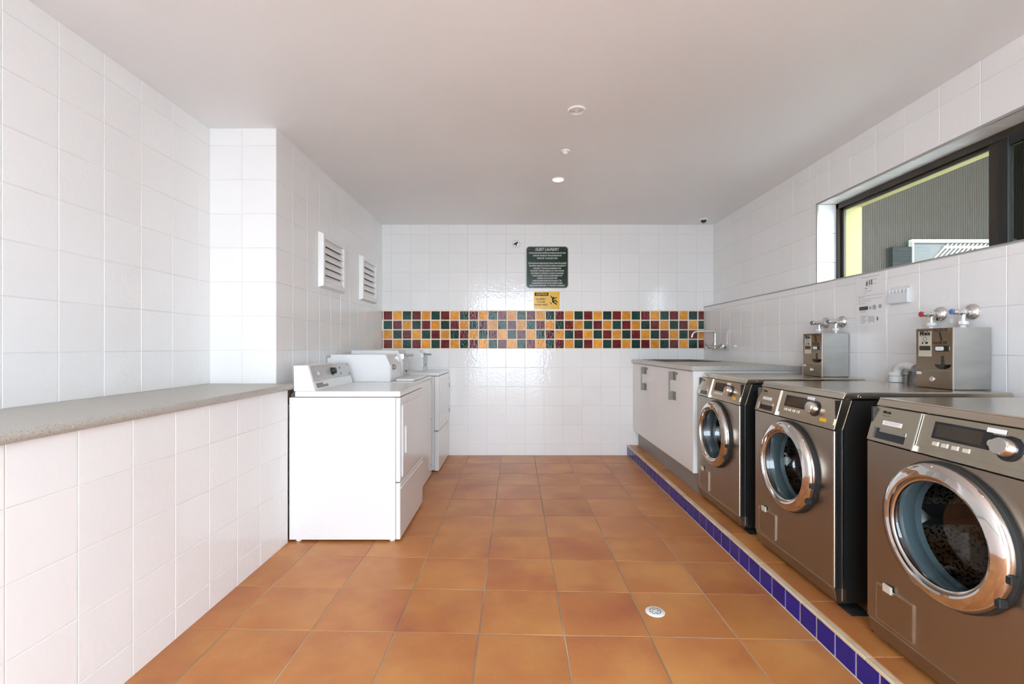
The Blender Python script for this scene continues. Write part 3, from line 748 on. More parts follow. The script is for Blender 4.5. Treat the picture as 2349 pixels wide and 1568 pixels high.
for k in range(3): box(bm, -0.938, -0.926, 3.742 + 0.0, 3.776, 1.0 + k * 0.006, 1.003 + k * 0.006)
bm.free()

# far dryer against the back wall
fx0, fxb, fxf, fy0, fy1 = -1.36, -0.742, -0.701, 4.210, 4.842
fd = thing('clothes_dryer', 'white front-loading coin dryer against the back wall', 'dryer', (-1.0, 4.5, 0), 'white machines along the left wall')
lbox('body', fd, (fx0, fxb, fy0, fy1, 0.012, 0.868))
lbox('top_panel', fd, (fx0, fxf, fy0 - 0.003, fy1, 0.872, 0.898), bev=0.006)
lbox('front_panel', fd, (fxb + 0.001, fxf, fy0 + 0.001, fy1 - 0.001, 0.372, 0.868), bev=0.005)
lbox('lower_panel', fd, (fxb + 0.001, fxf, fy0 + 0.001, fy1 - 0.001, 0.006, 0.366), bev=0.005)
d2 = obj('door', prism(B(), [(fy0 + 0.035, 0.40), (fy1 - 0.03, 0.40), (fy1 - 0.03, 0.82), (fy0 + 0.035, 0.82)], 'x', fxf - 0.001, fxf + 0.007, 0.003), 'enamel_white', fd)
obj('handle', box(B(), fxf + 0.0065, fxf + 0.015, fy0 + 0.085, fy0 + 0.105, 0.53, 0.69, 0.003), 'enamel_cool', d2)
obj('hinge', box(B(), fxf + 0.004, fxf + 0.012, fy1 - 0.032, fy1 - 0.022, 0.72, 0.76), 'handle_grey', d2)
obj('hinge', box(B(), fxf + 0.004, fxf + 0.012, fy1 - 0.032, fy1 - 0.022, 0.46, 0.50), 'handle_grey', d2)
for (fx, fy) in ((-1.32, fy0 + 0.03), (-0.79, fy0 + 0.03), (-1.32, fy1 - 0.03), (-0.79, fy1 - 0.03)):
    obj('foot', cyl(B(), (fx, fy, 0), (0, 0, 1), 0.016, 0.013, 14), 'rubber_black', fd, True)
c3 = obj('console', prism(B(), [(-1.297, 0.898), (-1.172, 0.898), (-1.214, 1.045), (-1.299, 1.045)], 'y', 4.22, 4.59, 0.002), 'enamel_white', fd)
obj('control_plate', prism(B(), [(-1.187, 0.955), (-1.1845, 0.956), (-1.2085, 1.040), (-1.211, 1.039)], 'y', 4.235, 4.58), 'console_grey', c3)
obj('knob', lathe(B(), (-1.198, 4.42, 0.995), (0.96, 0, 0.27), [(0.024, 0), (0.020, 0.006), (0.018, 0.026), (0, 0.026)], 20), 'plastic_black', c3, True)
coin_meter(fd, 4.605, 4.83, 0.899, 1.103)

# ------------------------------------------------------------------ sink cabinet on the right
CX, CY0, CY1 = 1.231, 3.205, 4.846
cab = thing('sink_cabinet', 'cream two-door cabinet under the sink on the tiled plinth', 'cabinet', (1.6, 4.0, ZSTEP))
obj('carcass', box(B(), CX + 0.019, XR1 - 0.003, CY0 + 0.016, CY1, 0.262, 0.971), 'cabinet_white', cab)
obj('end_panel', box(B(), CX + 0.001, XR1 - 0.003, CY0, CY0 + 0.0155, 0.262, 0.971, 0.001), 'cabinet_white', cab)
obj('kickboard', box(B(), 1.286, 1.302, CY0 + 0.01, CY1, ZSTEP + 0.001, 0.262), 'kick_grey', cab)
obj('kick_return', box(B(), 1.303, 1.95, CY0 + 0.012, CY0 + 0.028, ZSTEP + 0.001, 0.2615), 'kick_grey', cab)
for (a, b, hy) in ((4.032, CY1 - 0.004, 4.40), (CY0 + 0.001, 4.0295, 3.60)):
    dr_ = obj('door', box(B(), CX, CX + 0.018, a, b, 0.266, 0.967, 0.0012), 'cabinet_cream', cab)
    hb = B()
    z0, z1 = 0.726, 0.946
    box(hb, CX - 0.004, CX - 0.0002, hy - 0.052, hy + 0.008, z1 - 0.066, z1, 0.0008); box(hb, CX - 0.004, CX - 0.0002, hy - 0.052, hy + 0.008, z0, z0 + 0.066, 0.0008)
    box(hb, CX - 0.036, CX - 0.0002, hy + 0.004, hy + 0.009, z1 - 0.066, z1, 0.0008); box(hb, CX - 0.036, CX - 0.0002, hy + 0.004, hy + 0.009, z0, z0 + 0.066, 0.0008)
    box(hb, CX - 0.038, CX - 0.028, hy - 0.004, hy + 0.010, z0, z1, 0.0008)
    obj('handle', hb, 'handle_grey', dr_)
    obj('lock', cyl(B(), (CX + 0.001, hy - 0.075, z1 - 0.012), (-1, 0, 0), 0.010, 0.005, 16), 'ink_grey', dr_)
def slab_hole(x0, x1, y0, y1, z0, z1, a0, a1, b0, b1):
    bm = B()
    O = [(x0, y0), (x1, y0), (x1, y1), (x0, y1)]; I = [(a0, b0), (a1, b0), (a1, b1), (a0, b1)]
    L4 = {}
    for nm, pts, z in (('ot', O, z1), ('it', I, z1), ('ob', O, z0), ('ib', I, z0)): L4[nm] = [bm.verts.new((*p, z)) for p in pts]
    for k in range(4):
        j = (k + 1) % 4
        bm.faces.new((L4['ot'][k], L4['ot'][j], L4['it'][j], L4['it'][k])); bm.faces.new((L4['ob'][k], L4['ob'][j], L4['ib'][j], L4['ib'][k]))
        bm.faces.new((L4['ot'][k], L4['ot'][j], L4['ob'][j], L4['ob'][k])); bm.faces.new((L4['it'][k], L4['it'][j], L4['ib'][j], L4['ib'][k]))
    return bm
SX0, SX1, SY0, SY1 = 1.33, 1.80, 4.11, 4.76
ctop = tag(obj('sink_countertop', slab_hole(1.215, XR1 - 0.001, 3.188, YB - 0.002, 0.973, 1.005, SX0, SX1, SY0, SY1), 'countertop'), 'speckled grey stone counter top over the cream cabinet', 'countertop')
sk = thing('sink', 'stainless steel sink set into the grey counter top', 'sink', ((SX0 + SX1) / 2, (SY0 + SY1) / 2, 0.86))
obj('rim', slab_hole(SX0 - 0.018, SX1 + 0.018, SY0 - 0.018, SY1 + 0.018, 1.0055, 1.0085, SX0 + 0.006, SX1 - 0.006, SY0 + 0.006, SY1 - 0.006), 'sink_steel', sk)
bm = B()
A = [(SX0 + .004, SY0 + .004), (SX1 - .004, SY0 + .004), (SX1 - .004, SY1 - .004), (SX0 + .004, SY1 - .004)]
I = [(SX0 + .03, SY0 + .03), (SX1 - .03, SY0 + .03), (SX1 - .03, SY1 - .03), (SX0 + .03, SY1 - .03)]
T = [bm.verts.new((*p, 1.006)) for p in A]; Bo = [bm.verts.new((*p, 0.975 - 0.0)) for p in A]; D = [bm.verts.new((*p, 0.972)) for p in I]
for k in range(4):
    j = (k + 1) % 4
    bm.faces.new((T[k], T[j], Bo[j], Bo[k])); bm.faces.new((Bo[k], Bo[j], D[j], D[k]))
bm.faces.new(D)
obj('basin', bm, 'sink_steel', sk)
obj('drain', lathe(B(), ((SX0 + SX1) / 2, (SY0 + SY1) / 2, 0.9725), (0, 0, 1), [(0.03, 0), (0.03, 0.002), (0.02, 0.003), (0.018, 0.001), (0, 0.001)], 24), 'chrome', sk, True)

tp = thing('wall_tap', 'chrome wall-mounted tap with tall swivel spout over the sink', 'tap', (XR1, 4.45, 1.12))
ty = 4.45; tz = 1.143; tx = XR1 - 0.055
obj('bridge', tube(B(), [(tx, ty - 0.155, tz), (tx, ty + 0.155, tz)], 0.012), 'chrome', tp, True)
for s in (-1, 1):
    yy = ty + s * 0.10
    obj('rosette', lathe(B(), (XR1 - 0.0005, yy, tz), (-1, 0, 0), [(0.028, 0), (0.027, 0.006), (0.014, 0.012), (0.012, 0.055), (0, 0.055)], 24), 'chrome', tp, True)
    hd = B(); ye = ty + s * 0.165
    lathe(hd, (tx, ty + s * 0.145, tz), (0, s, 0), [(0.014, 0), (0.016, 0.01), (0.012, 0.035), (0, 0.037)], 16)
    for k in range(4):
        a = PI / 4 + k * PI / 2
        p1 = Vector((tx + 0.034 * math.cos(a), ye, tz + 0.034 * math.sin(a)))
        tube(hd, [(tx, ye, tz), p1], 0.007, 8)
    obj('cross_handle', hd, 'chrome', tp, True)
sp = [(tx, ty, tz), (tx, ty, tz + 0.10)] + arc((tx, ty, tz + 0.11), (tx, ty, tz + 0.145), (tx - 0.035, ty, tz + 0.146)) + [(tx - 0.10, ty, tz + 0.144)] + arc((1.745, ty, tz + 0.140), (1.700, ty, tz + 0.138), (1.696, ty, tz + 0.085))
obj('spout', tube(B(), sp, 0.0085, 12), 'chrome', tp, True)
obj('swivel', cyl(B(), (tx, ty, tz - 0.018), (0, 0, 1), 0.016, 0.055, 18, 0.003), 'chrome', tp, True)

# ------------------------------------------------------------------ bronze front-loading washers
WX = 1.253; WW = 0.595
S0, S1, LT = 0.703, 0.822, 0.852
def washer_proto(y_near):
    """builds in world coordinates with the near side at y_near; returns parts for later copies"""
    X = WX; Y = y_near; Z = ZSTEP
    t = thing('washing_machine', '', 'washer', (X + 0.35, Y + WW / 2, Z), 'bronze front-loading washing machines')
    def p(name, bm, m, par=t, smooth=False): return obj(name, bm, m, par, smooth)
    # casing: sides, back and floor in black, open at the front
    bm = B()
    box(bm, X + 0.012, X + 0.69, Y + 0.002, Y + 0.010, Z + 0.024, Z + 0.82)
    box(bm, X + 0.012, X + 0.69, Y + WW - 0.010, Y + WW - 0.002, Z + 0.024, Z + 0.82)
    box(bm, X + 0.68, X + 0.69, Y + 0.010, Y + WW - 0.010, Z + 0.024, Z + 0.82)
    box(bm, X + 0.03, X + 0.68, Y + 0.010, Y + WW - 0.010, Z + 0.024, Z + 0.034)
    p('casing', bm, 'side_black')
    # front panel with round opening
    yc, zc, ro = Y + 0.290, Z + 0.490, 0.172
    bm = B(); n = 48
    y0, y1, z0, z1 = Y, Y + WW, Z + 0.082, Z + S0 - 0.003
    def rim_pt(a):
        c, s = math.cos(a), math.sin(a)
        k = min(((y1 - yc) / c) if c > 1e-9 else ((y0 - yc) / c) if c < -1e-9 else 9, ((z1 - zc) / s) if s > 1e-9 else ((z0 - zc) / s) if s < -1e-9 else 9)
        return (yc + c * k, zc + s * k)
    angs = sorted([2 * PI * k / n for k in range(n)] + [math.atan2(zz - zc, yy - yc) % (2 * PI) for yy in (y0, y1) for zz in (z0, z1)])
    R1 = []; R2 = []; R3 = []; R4 = []
    for a in angs:
        q = rim_pt(a); R1.append(bm.verts.new((X, *q))); R2.append(bm.verts.new((X, yc + ro * math.cos(a), zc + ro * math.sin(a))))
        R3.append(bm.verts.new((X + 0.03, yc + ro * math.cos(a), zc + ro * math.sin(a)))); R4.append(bm.verts.new((X + 0.012, *q)))
    m_ = len(angs)
    for k in range(m_):
        j = (k + 1) % m_
        bm.faces.new((R1[k], R1[j], R2[j], R2[k])); bm.faces.new((R2[k], R2[j], R3[j], R3[k])); bm.faces.new((R1[k], R1[j], R4[j], R4[k])); bm.faces.new((R4[k], R4[j], R3[j], R3[k]))
    p('front_panel', bm, 'bronze_steel')
    # bright rolled edges of the front panel
    p('edge_strip', tube(B(), [(X + 0.004, Y + 0.003, Z + 0.084), (X + 0.004, Y + 0.003, Z + S0 - 0.004)], 0.0045, 8), 'edge_steel', smooth=True)
    bm = B()
    prism(bm, [(X + 0.034, Z + 0.03), (X + 0.038, Z + 0.03), (X + 0.038, Z + S0), (X + 0.076, Z + S1), (X + 0.072, Z + S1), (X + 0.034, Z + S0)], 'y', Y - 0.0025, Y + 0.003)
    p('side_strip', bm, 'bright_steel')
    # plinth
    p('plinth', prism(B(), [(X + 0.002, Z + 0.079), (X + 0.012, Z + 0.026), (X + 0.05, Z + 0.022), (X + 0.05, Z + 0.079)], 'y', Y + 0.001, Y + WW - 0.001, 0.002), 'bronze_steel')
    for fy in (Y + 0.05, Y + WW - 0.05):
        for fx in (X + 0.08, X + 0.63):
            p('foot', cyl(B(), (fx, fy, Z), (0, 0, 1), 0.022, 0.026, 16), 'rubber_black', smooth=True)
    # slotted foot bracket that sticks out on the near side
    fb = B(); box(fb, X + 0.035, X + 0.115, Y - 0.050, Y + 0.03, Z + 0.0005, Z + 0.004)
    for k in range(6): box(fb, X + 0.040 + k * 0.012, X + 0.045 + k * 0.012, Y - 0.047, Y - 0.006, Z + 0.004, Z + 0.010)
    p('foot_bracket', fb, 'rubber_black')
    # control panel
    p('control_panel', prism(B(), [(X, Z + S0), (X + 0.033, Z + S1), (X + 0.072, Z + S1), (X + 0.034, Z + S0)], 'y', Y, Y + WW, 0.002), 'panel_steel')
    sd = Vector((0.033, 0, S1 - S0)); sn = Vector((-(S1 - S0), 0, 0.033)).normalized()
    def S(y, t_, off=0.0): return Vector((X, Y + y, Z + S0)) + sd * t_ + sn * off
    def plate(name, ya, yb, ta, tb, oa, ob, m, par=t):
        bm = B(); P = [S(ya, ta, oa), S(yb, ta, oa), S(yb, tb, oa), S(ya, tb, oa), S(ya, ta, ob), S(yb, ta, ob), S(yb, tb, ob), S(ya, tb, ob)]
        vs = [bm.verts.new(q) for q in P]
        for f in ((0, 1, 2, 3), (4, 5, 6, 7), (0, 1, 5, 4), (1, 2, 6, 5), (2, 3, 7, 6), (3, 0, 4, 7)): bm.faces.new([vs[i] for i in f])
        return obj(name, bm, m, par)
    # drawer face built as a frame round the grip recess
    dw = plate('detergent_drawer', 0.408, 0.592, 0.40, 0.975, 0.0, 0.006, 'panel_steel')
    plate('drawer_face', 0.408, 0.440, 0.02, 0.40, 0.0, 0.006, 'panel_steel', dw)
    plate('drawer_face', 0.572, 0.592, 0.02, 0.40, 0.0, 0.006, 'panel_steel', dw)
    plate('drawer_face', 0.440, 0.572, 0.02, 0.10, 0.0, 0.006, 'panel_steel', dw)
    plate('grip_recess', 0.440, 0.572, 0.10, 0.40, 0.0, 0.0012, 'display_black', dw)
    plate('grip_edge', 0.440, 0.545, 0.30, 0.40, 0.0012, 0.0075, 'brushed_steel', dw)
    plate('divider', 0.402, 0.406, -0.01, 0.99, 0.0, 0.008, 'bright_steel')
    fp = plate('fascia', 0.008, 0.400, 0.16, 0.975, 0.0, 0.004, 'panel_steel')
    dp = plate('display', 0.185, 0.354, 0.44, 0.86, 0.004, 0.0052, 'display_black', fp)
    plate('display_screen', 0.205, 0.345, 0.50, 0.80, 0.0052, 0.0056, 'display_screen', fp)
    plate('display_tail', 0.115, 0.185, 0.46, 0.80, 0.004, 0.0050, 'display_black', fp)
    kc = S(0.135, 0.56, 0.004)
    p('knob_bezel', lathe(B(), kc, sn, [(0.033, 0), (0.033, 0.003), (0.030, 0.004), (0, 0.004)], 32), 'display_black', fp, True)
    p('knob', lathe(B(), kc, sn, [(0.024, 0.003), (0.024, 0.008), (0.0225, 0.030), (0.0210, 0.033), (0.0, 0.034)], 32), 'bright_steel', fp, True)
    p('start_button', lathe(B(), S(0.180, 0.60, 0.0052), sn, [(0.010, 0), (0.010, 0.003), (0.007, 0.0045), (0, 0.0045)], 20), 'label_cream', fp, True)
    for yb in (0.341, 0.311, 0.279, 0.2465):
        plate('button', yb - 0.010, yb + 0.004, 0.27, 0.36, 0.004, 0.006, 'label_cream', fp)
        plate('button_mark', yb - 0.0165, yb - 0.0115, 0.27, 0.37, 0.004, 0.0048, 'paper_white', fp)
    plate('knob_label', 0.150, 0.200, 0.83, 0.93, 0.0052, 0.0058, 'paper_white', fp)
    # lid
    bm = prism(B(), [(X + 0.033, Z + S1 + 0.003), (X + 0.044, Z + LT - 0.005), (X + 0.050, Z + LT), (X + 0.700, Z + LT), (X + 0.708, Z + LT - 0.006), (X + 0.708, Z + S1 + 0.003)], 'y', Y - 0.003, Y + WW + 0.003, 0.0025)
    p('lid', bm, 'lid_steel')
    p('lid_edge', tube(B(), [(X + 0.0475, Y, Z + LT - 0.0028), (X + 0.0475, Y + WW, Z + LT - 0.0028)], 0.0034, 8), 'bright_steel', smooth=True)
    p('lid_screw', lathe(B(), (X + 0.10, Y - 0.003, Z + S1 + 0.014), (0, -1, 0), [(0.008, 0), (0.007, 0.003), (0.003, 0.003), (0.003, 0.001), (0, 0.001)], 18), 'bright_steel', smooth=True)
    # service flap
    bm = B(); q = [(Y + 0.405, Z + 0.100), (Y + 0.548, Z + 0.100), (Y + 0.548, Z + 0.217), (Y + 0.405, Z + 0.217)]
    fl = p('service_flap', prism(bm, q, 'x', X - 0.004, X + 0.001, 0.001), 'bronze_steel')
    bm = B()
    e = 0.0022
    for (a0, a1, b0, b1) in ((q[0][0] - e, q[1][0] + e, q[0][1] - e, q[0][1]), (q[0][0] - e, q[1][0] + e, q[2][1], q[2][1] + e), (q[0][0] - e, q[0][0], q[0][1], q[2][1]), (q[1][0], q[1][0] + e, q[0][1], q[2][1])):
        box(bm, X - 0.0048, X + 0.0005, a0, a1, b0, b1)
    obj('flap_edge', bm, 'bright_steel', fl)
    obj('flap_latch', box(B(), X - 0.012, X - 0.003, Y + 0.480, Y + 0.515, Z + 0.208, Z + 0.234, 0.002), 'label_cream', fl)
    # door
    c = (X, yc, zc); ax = (-1, 0, 0)
    dg = p('door_gasket', lathe(B(), c, ax, [(0.206, 0.0003), (0.206, 0.010), (0.198, 0.016), (0.180, 0.016), (0.176, 0.0003)], 64), 'rubber_black', smooth=True)
    dr = p('door', lathe(B(), c, ax, [(0.199, 0.012), (0.2005, 0.022), (0.1975, 0.032), (0.191, 0.038), (0.178, 0.043), (0.166, 0.047), (0.160, 0.044), (0.1565, 0.034), (0.155, 0.018), (0.162, 0.012)], 72), 'ring_chrome', smooth=True)
    p('glass_rim', lathe(B(), c, ax, [(0.1565, 0.034), (0.153, 0.037), (0.149, 0.034), (0.148, 0.026), (0.155, 0.02)], 64), 'bright_steel', dr, True)
    p('door_glass', lathe(B(), c, ax, [(0.149, 0.030), (0.143, 0.018), (0.132, -0.020), (0.120, -0.060), (0.106, -0.085), (0.078, -0.096), (0.0, -0.100)], 56), 'door_glass', dr, True)
    for k, a in enumerate((-10, -32)):
        aa = math.radians(a); hy, hz = yc - 0.200 * math.cos(aa), zc + 0.200 * math.sin(aa)
        p('hinge', box(B(), X - 0.036, X - 0.014, hy - 0.010, hy + 0.006, hz - 0.010, hz + 0.010, 0.002), 'rubber_black', dr)
    # inside: seal and drum
    p('door_seal', lathe(B(), c, ax, [(0.172, -0.002), (0.164, -0.008), (0.160, -0.030), (0.168, -0.050), (0.162, -0.066), (0.19, -0.07)], 48), 'seal_grey', smooth=True)
    dm = p('drum', lathe(B(), c, ax, [(0.168, -0.068), (0.235, -0.078), (0.242, -0.12), (0.242, -0.42), (0.225, -0.45), (0, -0.46)], 48), 'drum_steel', smooth=True)
    for k in range(3):
        a = PI / 2 + 0.4 + k * 2 * PI / 3
        ca, sa = math.cos(a), math.sin(a)
        P_ = [(0.241, -0.035), (0.241, 0.035), (0.185, 0.0)]
        pts = [(yc + r * ca - s * sa, zc + r * sa + s * ca) for r, s in P_]
        p('paddle', prism(B(), pts, 'x', X + 0.12, X + 0.44), 'brushed_steel', dm)
    return t, plate, S, dw, fp
def add_marks(t, y_near, sticker, yellow, brand):
    """the paper labels that differ from machine to machine"""
    sd = Vector((0.033, 0, S1 - S0)); sn = Vector((-(S1 - S0), 0, 0.033)).normalized()
    def S(y, t_, off=0.0): return Vector((WX, y_near + y, ZSTEP + S0)) + sd * t_ + sn * off
    def plate(name, ya, yb, ta, tb, oa, ob, m, par):
        bm = B(); P = [S(ya, ta, oa), S(yb, ta, oa), S(yb, tb, oa), S(ya, tb, oa), S(ya, ta, ob), S(yb, ta, ob), S(yb, tb, ob), S(ya, tb, ob)]
        vs = [bm.verts.new(q) for q in P]
        for f in ((0, 1, 2, 3), (4, 5, 6, 7), (0, 1, 5, 4), (1, 2, 6, 5), (2, 3, 7, 6), (3, 0, 4, 7)): bm.faces.new([vs[i] for i in f])
        return obj(name, bm, m, par)
    par = t
    xd, yd = (0, -1, 0), sd.normalized()
    if sticker:
        st = plate('drawer_label', 0.463, 0.542, 0.51, 0.63, 0.006, 0.0066, 'paper_white', par)
        text('lettering', 'DETERGENT', 0.013, st, 'ink_light', S(0.5025, 0.57, 0.0069), xd, yd, width=0.062)
    if yellow: plate('warning_sticker', 0.050, 0.090, 0.19, 0.31, 0.004, 0.0048, 'sticker_yellow', par)
    if brand:
        text('brand_lettering', 'Miele', 0.014, par, 'ink_black', S(0.535, 0.86, 0.0064), xd, yd, bold=0.0003, width=0.034)
        text('brand_lettering', 'PROFESSIONAL', 0.006, par, 'ink_grey', S(0.535, 0.76, 0.0064), xd, yd, width=0.034)
YW = [1.051, 1.821, 2.590]
w0, _, _, _, _ = washer_proto(YW[2])
wl_ = [None, None, w0]
for i in (1, 0):
    c = copy_tree(w0)
    c.location.y += YW[i] - YW[2]
    c['_o'] = tuple(c.location)
    wl_[i] = c
lab = ['bronze front-loading washing machine nearest the camera, cut off by the right edge', 'middle bronze washing machine of the three on the plinth', 'farthest bronze washing machine, next to the cream sink cabinet']
for i in range(3):
    wl_[i]['label'] = lab[i]
    add_marks(wl_[i], YW[i], i < 2, i > 0, True)

# ------------------------------------------------------------------ payment meters on the washers
MW = 0.178
def meter(y0, label):
    X0, X1 = 1.812, XR1 - 0.004; Zb = ZSTEP + LT + 0.001; Zt = 1.221; H = Zt - Zb
    t = thing('payment_meter', label, 'payment box', ((X0 + X1) / 2, y0 + MW / 2, Zb), 'coin payment boxes on the washing machines')
    def yv(u): return y0 + MW * (1 - u)
    def zv(f): return Zt - H * f
    obj('housing', box(B(), X0 + 0.003, X1, y0, y0 + MW, Zb, Zt, 0.002), 'brushed_steel', t)
    fp = obj('front_plate', box(B(), X0, X0 + 0.0028, y0 + 0.002, y0 + MW - 0.002, zv(0.697), zv(0.006), 0.0006), 'meter_front', t)
    cd_ = obj('coin_drawer', box(B(), X0, X0 + 0.0028, y0 + 0.002, y0 + MW - 0.002, zv(0.995), zv(0.712), 0.0006), 'meter_front', t)
    obj('corner_strip', box(B(), X0 - 0.0005, X0 + 0.004, y0 - 0.0012, y0 + 0.0016, Zb, Zt), 'bright_steel', t)
    def pl(name, u0, u1, f0, f1, d, m, par): return obj(name, box(B(), X0 - d, X0 + 0.0005, yv(u1), yv(u0), zv(f1), zv(f0)), m, par)
    lp = pl('label_plate', 0.085, 0.45, 0.05, 0.475, 0.0008, 'label_cream', fp)
    xd = (0, -1, 0)
    text('brand_lettering', 'Miele', 0.026, lp, 'ink_black', (X0 - 0.0012, yv(0.267), zv(0.083)), xd, ZD, bold=0.0010, width=0.052)
    text('brand_lettering', 'PROFESSIONAL', 0.0095, lp, 'ink_grey', (X0 - 0.0012, yv(0.267), zv(0.125)), xd, ZD, bold=0.0002, width=0.052)
    # washing symbols
    bm = B()
    lathe(bm, (X0 - 0.0008, yv(0.27), zv(0.185)), (-1, 0, 0), [(0.010, 0), (0.010, 0.0005), (0.0075, 0.0005), (0.0075, 0)], 20)
    obj('coin_symbol', bm, 'ink_grey', lp)
    bm = B()
    prism(bm, [(yv(0.19), zv(0.225)), (yv(0.21), zv(0.225)), (yv(0.23), zv(0.262)), (yv(0.18), zv(0.262))], 'x', X0 - 0.0013, X0 - 0.0008)
    prism(bm, [(yv(0.27), zv(0.230)), (yv(0.36), zv(0.230)), (yv(0.34), zv(0.262)), (yv(0.29), zv(0.262))], 'x', X0 - 0.0013, X0 - 0.0008)
    obj('wash_symbol', bm, 'ink_black', lp)
    pl('meter_display', 0.115, 0.42, 0.295, 0.372, 0.0016, 'display_screen', lp)
    sb = obj('coin_slot', prism(B(), [(yy, zz) for yy, zz in rrect(yv(0.89), yv(0.56), zv(0.385), zv(0.295), 0.006, 4)], 'x', X0 - 0.005, X0), 'plastic_black', fp)
    obj('slot_insert', prism(B(), [(yy, zz) for yy, zz in rrect(yv(0.80), yv(0.585), zv(0.372), zv(0.308), 0.005, 4)], 'x', X0 - 0.0062, X0 - 0.005), 'paper_white', sb)
    pl('slot_mark', 0.91, 0.925, 0.31, 0.37, 0.0010, 'label_cream', fp)
    ex = B()
    prism(ex, [(yv(0.72), zv(0.46)), (yv(0.745), zv(0.46)), (yv(0.77), zv(0.61)), (yv(0.725), zv(0.61))], 'x', X0 - 0.004, X0)
    obj('return_lever', ex, 'plastic_black', fp)
    ex = B(); pts = [(yv(0.60), zv(0.60)), (yv(0.89), zv(0.60)), (yv(0.85), zv(0.645)), (yv(0.75), zv(0.675)), (yv(0.65), zv(0.645))]
    prism(ex, pts, 'x', X0 - 0.014, X0, 0.001)
    obj('coin_return', ex, 'plastic_black', fp)
    pl('price_tape', 0.47, 0.90, 0.012, 0.058, 0.0006, 'meter_front', fp)
    text('price_lettering', '2 x $2.00', 0.018, fp, 'tape_brown', (X0 - 0.0012, yv(0.68), zv(0.035)), xd, ZD, bold=0.0006, width=0.064)
    text('price_lettering', '4 x $1.00', 0.018, fp, 'tape_brown', (X0 - 0.0012, yv(0.66), zv(0.245)), xd, ZD, bold=0.0006, width=0.064)
    ex = B(); prism(ex, [(yv(0.65), zv(0.07)), (yv(0.68), zv(0.07)), (yv(0.73), zv(0.21)), (yv(0.70), zv(0.21))], 'x', X0 - 0.0016, X0)
    obj('coin_guide', ex, 'plastic_black', fp)
    pl('drawer_sticker', 0.025, 0.165, 0.735, 0.782, 0.0008, 'paper_white', cd_)
    obj('drawer_lock', lathe(B(), (X0, yv(0.475), zv(0.85)), (-1, 0, 0), [(0.012, 0), (0.012, 0.003), (0.009, 0.006), (0.005, 0.006), (0.004, 0.003), (0, 0.003)], 24), 'chrome', cd_, True)
    return t
meter(1.915, 'steel coin payment box on the middle washing machine, the nearer of two')
meter(2.735, 'steel coin payment box on the far washing machine beside the counter')

# taps above the meters
def wall_valve(y, cap, label):
    z = 1.291; x = XR1 - 0.0005
    t = thing('wall_valve', label, 'tap', (XR1, y, z), 'chrome wall taps above the payment boxes')
    obj('rosette', lathe(B(), (x, y, z), (-1, 0, 0), [(0.036, 0), (0.0355, 0.004), (0.031, 0.012), (0.022, 0.019), (0.014, 0.022), (0.013, 0.030), (0, 0.030)], 36), 'chrome', t, True)
    obj('valve_body', lathe(B(), (x - 0.022, y, z), (-1, 0, 0), [(0.012, 0), (0.014, 0.006), (0.014, 0.030), (0.011, 0.034), (0.011, 0.042), (0, 0.042)], 24), 'chrome', t, True)
    obj('handle', lathe(B(), (x - 0.060, y, z), (-1, 0, 0), [(0.011, 0), (0.0125, 0.003), (0.0125, 0.026), (0.011, 0.028), (0, 0.028)], 20), 'bright_steel', t, True)
    obj('handle_cap', lathe(B(), (x - 0.088, y, z), (-1, 0, 0), [(0.0125, 0), (0.0125, 0.005), (0.010, 0.007), (0, 0.007)], 20), cap, t, True)
    obj('outlet', tube(B(), [(x - 0.040, y, z), (x - 0.042, y, z - 0.02), (x - 0.043, y, z - 0.045)], 0.010), 'chrome', t, True)
    obj('hose_nut', lathe(B(), (x - 0.043, y, z - 0.040), (0, 0, -1), [(0.017, 0), (0.019, 0.003), (0.019, 0.014), (0.015, 0.018), (0, 0.018)], 8), 'plastic_white', t)
    obj('hose', tube(B(), [(x - 0.043, y, z - 0.057), (x - 0.044, y, z - 0.0695)], 0.011), 'plastic_white', t, True)
wall_valve(1.996, 'cap_blue', 'chrome wall tap with blue cap above the nearer payment box')
wall_valve(2.147, 'cap_red', 'chrome wall tap with red cap above the nearer payment box')
wall_valve(2.790, 'ink_grey', 'right chrome wall tap above the far payment box')
wall_valve(2.941, 'ink_grey', 'left chrome wall tap above the far payment box')

# instruction sheet
iy0, iy1, iz0, iz1 = 2.467, 2.676, 1.256, 1.534
ins = thing('instruction_sheet', 'laminated white instruction sheet on the tiles under the window', 'notice', (XR1, (iy0 + iy1) / 2, iz0))
obj('laminate', box(B(), XR1 - 0.0018, XR1 - 0.0004, iy0, iy1, iz0, iz1), 'paper_white', ins)
def iv(cx, cy):      # crop pixels of the sheet -> (y, z)
    return (iy1 - (cx - 135) / (925 - 135) * (iy1 - iy0), 0)
def ip(name, u0, u1, f0, f1, m, d=0.0004):
    return obj(name, box(B(), XR1 - 0.0018 - d, XR1 - 0.0017, iy1 - (iy1 - iy0) * u1, iy1 - (iy1 - iy0) * u0, iz1 - (iz1 - iz0) * f1, iz1 - (iz1 - iz0) * f0), m, ins)
ip('title_line', 0.18, 0.80, 0.010, 0.020, 'ink_light')
for (u0, u1, f0, f1, m) in [(0.35, 0.41, 0.10, 0.19, 'ink_grey'), (0.45, 0.49, 0.09, 0.18, 'ink_grey'), (0.52, 0.57, 0.08, 0.18, 'ink_grey'), (0.38, 0.72, 0.076, 0.082, 'ink_grey'), (0.57, 0.72, 0.165, 0.171, 'ink_grey'),
                          (0.30, 0.305, 0.21, 0.34, 'ink_light'), (0.55, 0.555, 0.19, 0.32, 'ink_light'), (0.32, 0.40, 0.235, 0.25, 'ink_grey'), (0.35, 0.53, 0.295, 0.302, 'ink_grey'), (0.30, 0.38, 0.335, 0.342, 'ink_light'), (0.32, 0.55, 0.205, 0.210, 'ink_light')]:
    ip('diagram_line', u0, u1, f0, f1, m)
